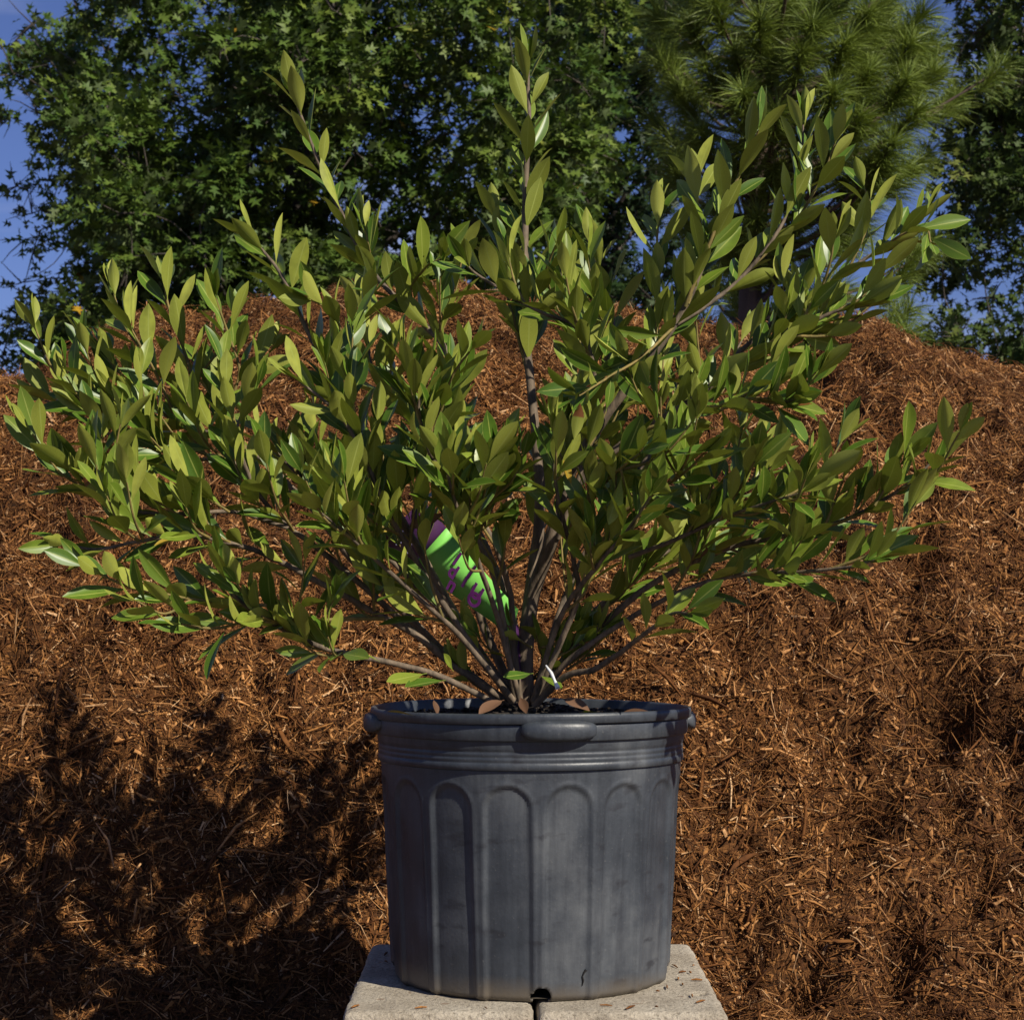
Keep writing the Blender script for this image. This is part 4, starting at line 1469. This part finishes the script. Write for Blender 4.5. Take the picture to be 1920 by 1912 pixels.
def broad_tree(name, label, poly, depth, dspread, n_clump, per, leaf_len, r_px, mat, seed, trunk_px, trunk_r, top_extra=0.0, extra=()):
    r_ = np.random.default_rng(seed)
    base = at(trunk_px, 1000, depth)
    root = empty(name, (base.x, depth, 0))
    tag(root, label, 'tree', 'trees behind the mulch pile')
    xs = [p[0] for p in poly]; ys = [p[1] for p in poly]
    clumps = []
    while len(clumps) < n_clump:
        x, y = r_.uniform(min(xs), max(xs)), r_.uniform(min(ys), max(ys))
        if inside_poly(x, y, poly):
            clumps.append((x, y, depth + r_.uniform(-1, 1) * dspread, r_px * r_.uniform(0.6, 1.35)))
    for e in extra:
        clumps.append((e[0], e[1], depth + r_.uniform(-0.5, 0.3) * dspread, e[2]))
    pos, dirs, nrms, lens, ctint = [], [], [], [], []
    centers = []
    for x, y, d, r in clumps:
        c = np.array(at(x, y, d))
        if c[2] < 0.3: continue
        rad = r / F_PX * d
        centers.append(c)
        ct = r_.uniform(0.15, 0.85)
        m = int(per * (r / r_px) ** 2)
        # sprays: several short shoots from the clump's heart, leaves along them
        ns = max(4, m // 11)
        sd = unit(r_.normal(0, 1, (ns, 3)) * np.array([1, 1, 0.65]) + np.array([0, -0.15, 0.1]))
        for k in range(ns):
            for q in range(m // ns):
                t = r_.uniform(0.25, 1.0) ** 0.7
                p = c + sd[k] * rad * t + r_.normal(0, 0.030, 3)
                dd = unit(sd[k] + r_.normal(0, 0.6, 3) + np.array([0, 0, -0.35]))
                nn = unit(np.array([0, 0, 0.8]) + sd[k] * 0.5 + r_.normal(0, 0.5, 3))
                pos.append(p); dirs.append(dd); nrms.append(nn); lens.append(leaf_len * r_.uniform(0.65, 1.2)); ctint.append(ct)
    pos, dirs, nrms, lens = map(np.array, (pos, dirs, nrms, lens))
    nrms = unit(nrms - dirs * (nrms * dirs).sum(1)[:, None])
    side = np.cross(dirs, nrms)
    n = len(pos)
    V = pos[:, None, :] + lens[:, None, None] * (OAK_V[None, :, 0:1] * side[:, None, :] + OAK_V[None, :, 1:2] * dirs[:, None, :] + OAK_V[None, :, 2:3] * nrms[:, None, :])
    T = (np.arange(n) * len(OAK_V))[:, None, None] + OAK_T[None]
    tint = np.repeat(np.clip(np.array(ctint) + r_.uniform(-0.3, 0.3, n), 0, 0.995), len(OAK_V))
    tint[np.repeat(r_.random(n) < 0.002, len(OAK_V))] = 0.9995
    o = link('crown', np_mesh('crown', V.reshape(-1, 3), [T.reshape(-1, 3)], False, tint), mat)
    put(o, root)
    o['kind'] = 'stuff'
    # trunk and limbs
    centers = np.array(centers)
    top = centers[:, 2].max()
    tb = Bag()
    tp = np.array([(base.x, depth, -0.05), (base.x + 0.06, depth, top * 0.35), (base.x - 0.05, depth + 0.05, top * 0.7), (base.x + 0.05, depth, top * 0.97)])
    TP = catmull(tp, 6)
    tb.tube(TP, trunk_r * np.linspace(1, 0.25, len(TP)), 10)
    put(link('trunk', tb.mesh('trunk', True), M_TRUNK), root)
    # main limbs, each its own part; fine twigs joined
    sel = r_.choice(len(centers), min(16, len(centers)), replace=False)
    limb_pts = [TP]
    for s in sel:
        c = centers[s]
        zt = max(0.6, c[2] - 0.45 * math.hypot(c[0] - base.x, c[1] - depth) - 0.3)
        f = np.array([np.interp(zt, TP[:, 2], TP[:, q]) for q in range(3)])
        m = f * 0.5 + c * 0.5 + np.array([0, 0, 0.12])
        LP = catmull([f, m, c], 5)
        lb = Bag(); lb.tube(LP, np.linspace(trunk_r * 0.24, 0.008, len(LP)), 7)
        put(link('limb', lb.mesh('limb', True), M_TRUNK), root)
        limb_pts.append(LP)
    allp = np.concatenate(limb_pts)
    tw = Bag()
    for c in centers:
        k = np.argmin(((allp - c) ** 2).sum(1) + 0.6 * np.clip(allp[:, 2] - c[2], 0, 9))
        f = allp[k]
        ln_ = np.linalg.norm(f - c)
        r_t = 0.008
        if ln_ > 0.5:
            f, r_t = c + (f - c) * 0.5 / ln_ + r_.normal(0, 0.12, 3), 0.0035
        m = f * 0.45 + c * 0.55 + r_.normal(0, 0.06, 3) + np.array([0, 0, 0.05])
        tw.tube(catmull([f, m, c], 3), np.linspace(r_t, 0.003, 7), 4)
        for q in range(4):
            e = c + unit(r_.normal(0, 1, 3)) * r_px / F_PX * depth * 0.8
            tw.tube(np.array([c, (c + e) / 2 + r_.normal(0, 0.01, 3), e]), np.array([0.006, 0.004, 0.002]), 3)
    o = link('twigs', tw.mesh('twigs', True), M_TRUNK)
    put(o, root)
    o['kind'] = 'stuff'


LEFT = [(230, -150), (215, 10), (150, 40), (110, 110), (60, 130), (45, 250), (120, 320), (170, 350), (90, 410), (130, 440), (230, 470), (100, 500), (95, 560), (40, 640), (30, 720), (30, 770), (1060, 770), (1100, 600), (1130, 300), (1160, -150)]
broad_tree('oak_tree', 'broad green oak tree with sunlit lobed leaves rising behind the mulch pile', LEFT, 12.5, 1.9, 310, 238, 0.102, 78, M_OAK, 101, 560, 0.17,
           extra=[(790, 160, 60), (720, 210, 60), (840, 250, 55), (770, 90, 60), (150, 25, 22), (60, 45, 18), (30, 75, 18), (25, 140, 26), (20, 220, 30), (70, 345, 24), (30, 350, 18), (60, 400, 22), (45, 450, 20), (60, 480, 16), (40, 530, 20), (55, 555, 22), (20, 610, 24), (10, 650, 26), (40, 690, 24), (140, 180, 40), (110, 250, 40)])
MID = [(1010, -160), (1010, 300), (1040, 620), (1180, 700), (1330, 560), (1260, 300), (1300, -160)]
broad_tree('shade_tree', 'dark shaded leafy tree standing between the oak and the pine', MID, 16.0, 1.4, 115, 125, 0.125, 62, M_OAK_SHADE_TONED, 202, 1120, 0.12)
RIGHT = [(1800, -160), (1810, 120), (1830, 240), (1780, 330), (1745, 430), (1740, 560), (1710, 640), (1700, 760), (1760, 820), (2150, 820), (2150, -160)]
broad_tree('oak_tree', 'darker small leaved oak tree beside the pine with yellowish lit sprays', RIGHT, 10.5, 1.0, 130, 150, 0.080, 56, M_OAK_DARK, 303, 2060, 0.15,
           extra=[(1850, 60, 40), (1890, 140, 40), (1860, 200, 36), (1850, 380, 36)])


def build_pine():
    r_ = np.random.default_rng(404)
    depth = 7.6
    base = at(1430, 900, depth)
    root = empty('pine_tree', (base.x, depth, 0))
    tag(root, 'young pine tree with long soft needle tufts behind the mulch pile', 'tree', 'trees behind the mulch pile')
    top = 4.9
    tp = np.array([(base.x - 0.05, depth, -0.05), (base.x - 0.06, depth, 1.2), (base.x - 0.02, depth + 0.02, 2.4), (base.x + 0.12, depth, 3.6), (base.x + 0.15, depth, top)])
    TP = catmull(tp, 8)
    tb = Bag(); tb.tube(TP, np.linspace(0.075, 0.012, len(TP)), 10)
    put(link('trunk', tb.mesh('trunk', True), M_PBARK), root)
    # tufts: (px, py, depth offset); those named on the photograph first
    T = [(1540, 25, -.5), (1425, 55, -.5), (1580, 95, -.6), (1500, 115, -.6), (1395, 190, -.5), (1620, 150, -.5), (1690, 165, -.5), (1700, 95, -.3), (1560, 185, -.6), (1605, 235, -.5), (1665, 285, -.5), (1705, 225, -.4),
         (1455, 225, -.5), (1555, 300, -.4), (1650, 650, -.5), (1690, 640, -.4), (1640, 330, -.4), (1300, 60, -.2), (1330, 140, -.2), (1345, 20, -.3), (1280, 190, 0), (1470, 20, -.4), (1620, 40, -.5), (1520, 60, -.6), (1450, 130, -.4),
         (1740, 150, -.1), (1740, 90, .3), (1720, 40, 0), (1690, 330, -.2), (1600, 330, -.3), (1380, 110, -.2), (1240, 40, .2), (1250, 110, .2)]
    T += [(1320, 260, -.2), (1380, 300, -.3), (1450, 330, -.3), (1340, 360, -.1), (1420, 420, -.2), (1490, 420, -.2), (1370, 470, 0), (1460, 500, -.1), (1540, 470, -.1), (1580, 400, -.2), (1300, 430, .1), (1270, 330, .2), (1560, 560, 0), (1400, 560, .1), (1500, 250, -.4), (1410, 260, -.4)]
    for k in range(70):
        T.append((r_.uniform(1230, 1770), r_.uniform(-60, 330), r_.uniform(0.0, 0.9)))
    for k in range(30):
        T.append((r_.uniform(1290, 1740), r_.uniform(330, 640), r_.uniform(-0.2, 0.9)))
    for k in range(75):                               # the rest of the tree above the frame
        z = r_.uniform(2.9, 4.9)
        a, rr = r_.uniform(0, 6.283), r_.uniform(0.15, 1.0) * (5.2 - z) * 0.5
        p = np.array([base.x + 0.1 + rr * math.cos(a), depth + rr * math.sin(a), z])
        pr = project(p[None])[0]
        T.append((pr[0], pr[1], p[1] - depth))
    needles_p, needles_d, needles_l, tints = [], [], [], []
    br = Bag()
    for k, (x, y, do) in enumerate(T):
        c = np.array(at(x, y, depth + do))
        zt = max(0.7, c[2] - 0.35 * math.hypot(c[0] - base.x, do) - 0.1)
        f = np.array([np.interp(zt, TP[:, 2], TP[:, q]) for q in range(3)])
        out = c - f
        if np.linalg.norm(out) < 0.05: continue
        m = f + out * 0.6 + np.array([0, 0, -0.06])
        BP = catmull([f, m, c], 5)
        if k % 4 == 0 and k < 60:
            lb = Bag(); lb.tube(BP, np.linspace(0.018, 0.005, len(BP)), 6)
            put(link('limb', lb.mesh('limb', True), M_PBARK), root)
        else:
            br.tube(BP, np.linspace(0.012, 0.004, len(BP)), 5)
        ax = unit(unit(out) * 0.7 + np.array([0, -0.25 if do < 0 else 0.0, 0.45]))
        n = 520 if k < 49 else 300
        s = r_.uniform(-0.13, 0.05, n)
        rad = r_.normal(0, 1, (n, 3)); rad = unit(rad - ax * (rad @ ax)[:, None])
        ang = R(1) * r_.uniform(25, 78, n)
        d = unit(ax * np.cos(ang)[:, None] + rad * np.sin(ang)[:, None])
        needles_p.append(c + ax * s[:, None])
        needles_d.append(d)
        needles_l.append(r_.uniform(0.10, 0.175, n))
        tints.append(np.clip(r_.random() * 0.5 + r_.random(n) * 0.5, 0, 0.999))
    P = np.concatenate(needles_p); D = np.concatenate(needles_d); Ln = np.concatenate(needles_l); Tn = np.concatenate(tints)
    n = len(P)
    S = unit(np.cross(D, r_.normal(0, 1, (n, 3))))
    w = 0.0013
    droop = np.array([0, 0, -1.0])
    p1 = P + D * (Ln * 0.55)[:, None] + droop * (0.04 * Ln)[:, None]
    p2 = P + D * Ln[:, None] + droop * (0.16 * Ln)[:, None]
    V = np.stack([P - S * w, P + S * w, p1 + S * w, p1 - S * w, p2], 1).reshape(-1, 3)
    b = (np.arange(n) * 5)[:, None]
    Q = b + np.array([[0, 1, 2, 3]])
    T3 = b + np.array([[3, 2, 4]])
    o = link('crown', np_mesh('crown', V, [Q, T3], False, np.repeat(Tn, 5)), M_NEEDLE)
    put(o, root); o['kind'] = 'stuff'
    o = link('small_branches', br.mesh('small_branches', True), M_PBARK)
    put(o, root); o['kind'] = 'stuff'


build_pine()
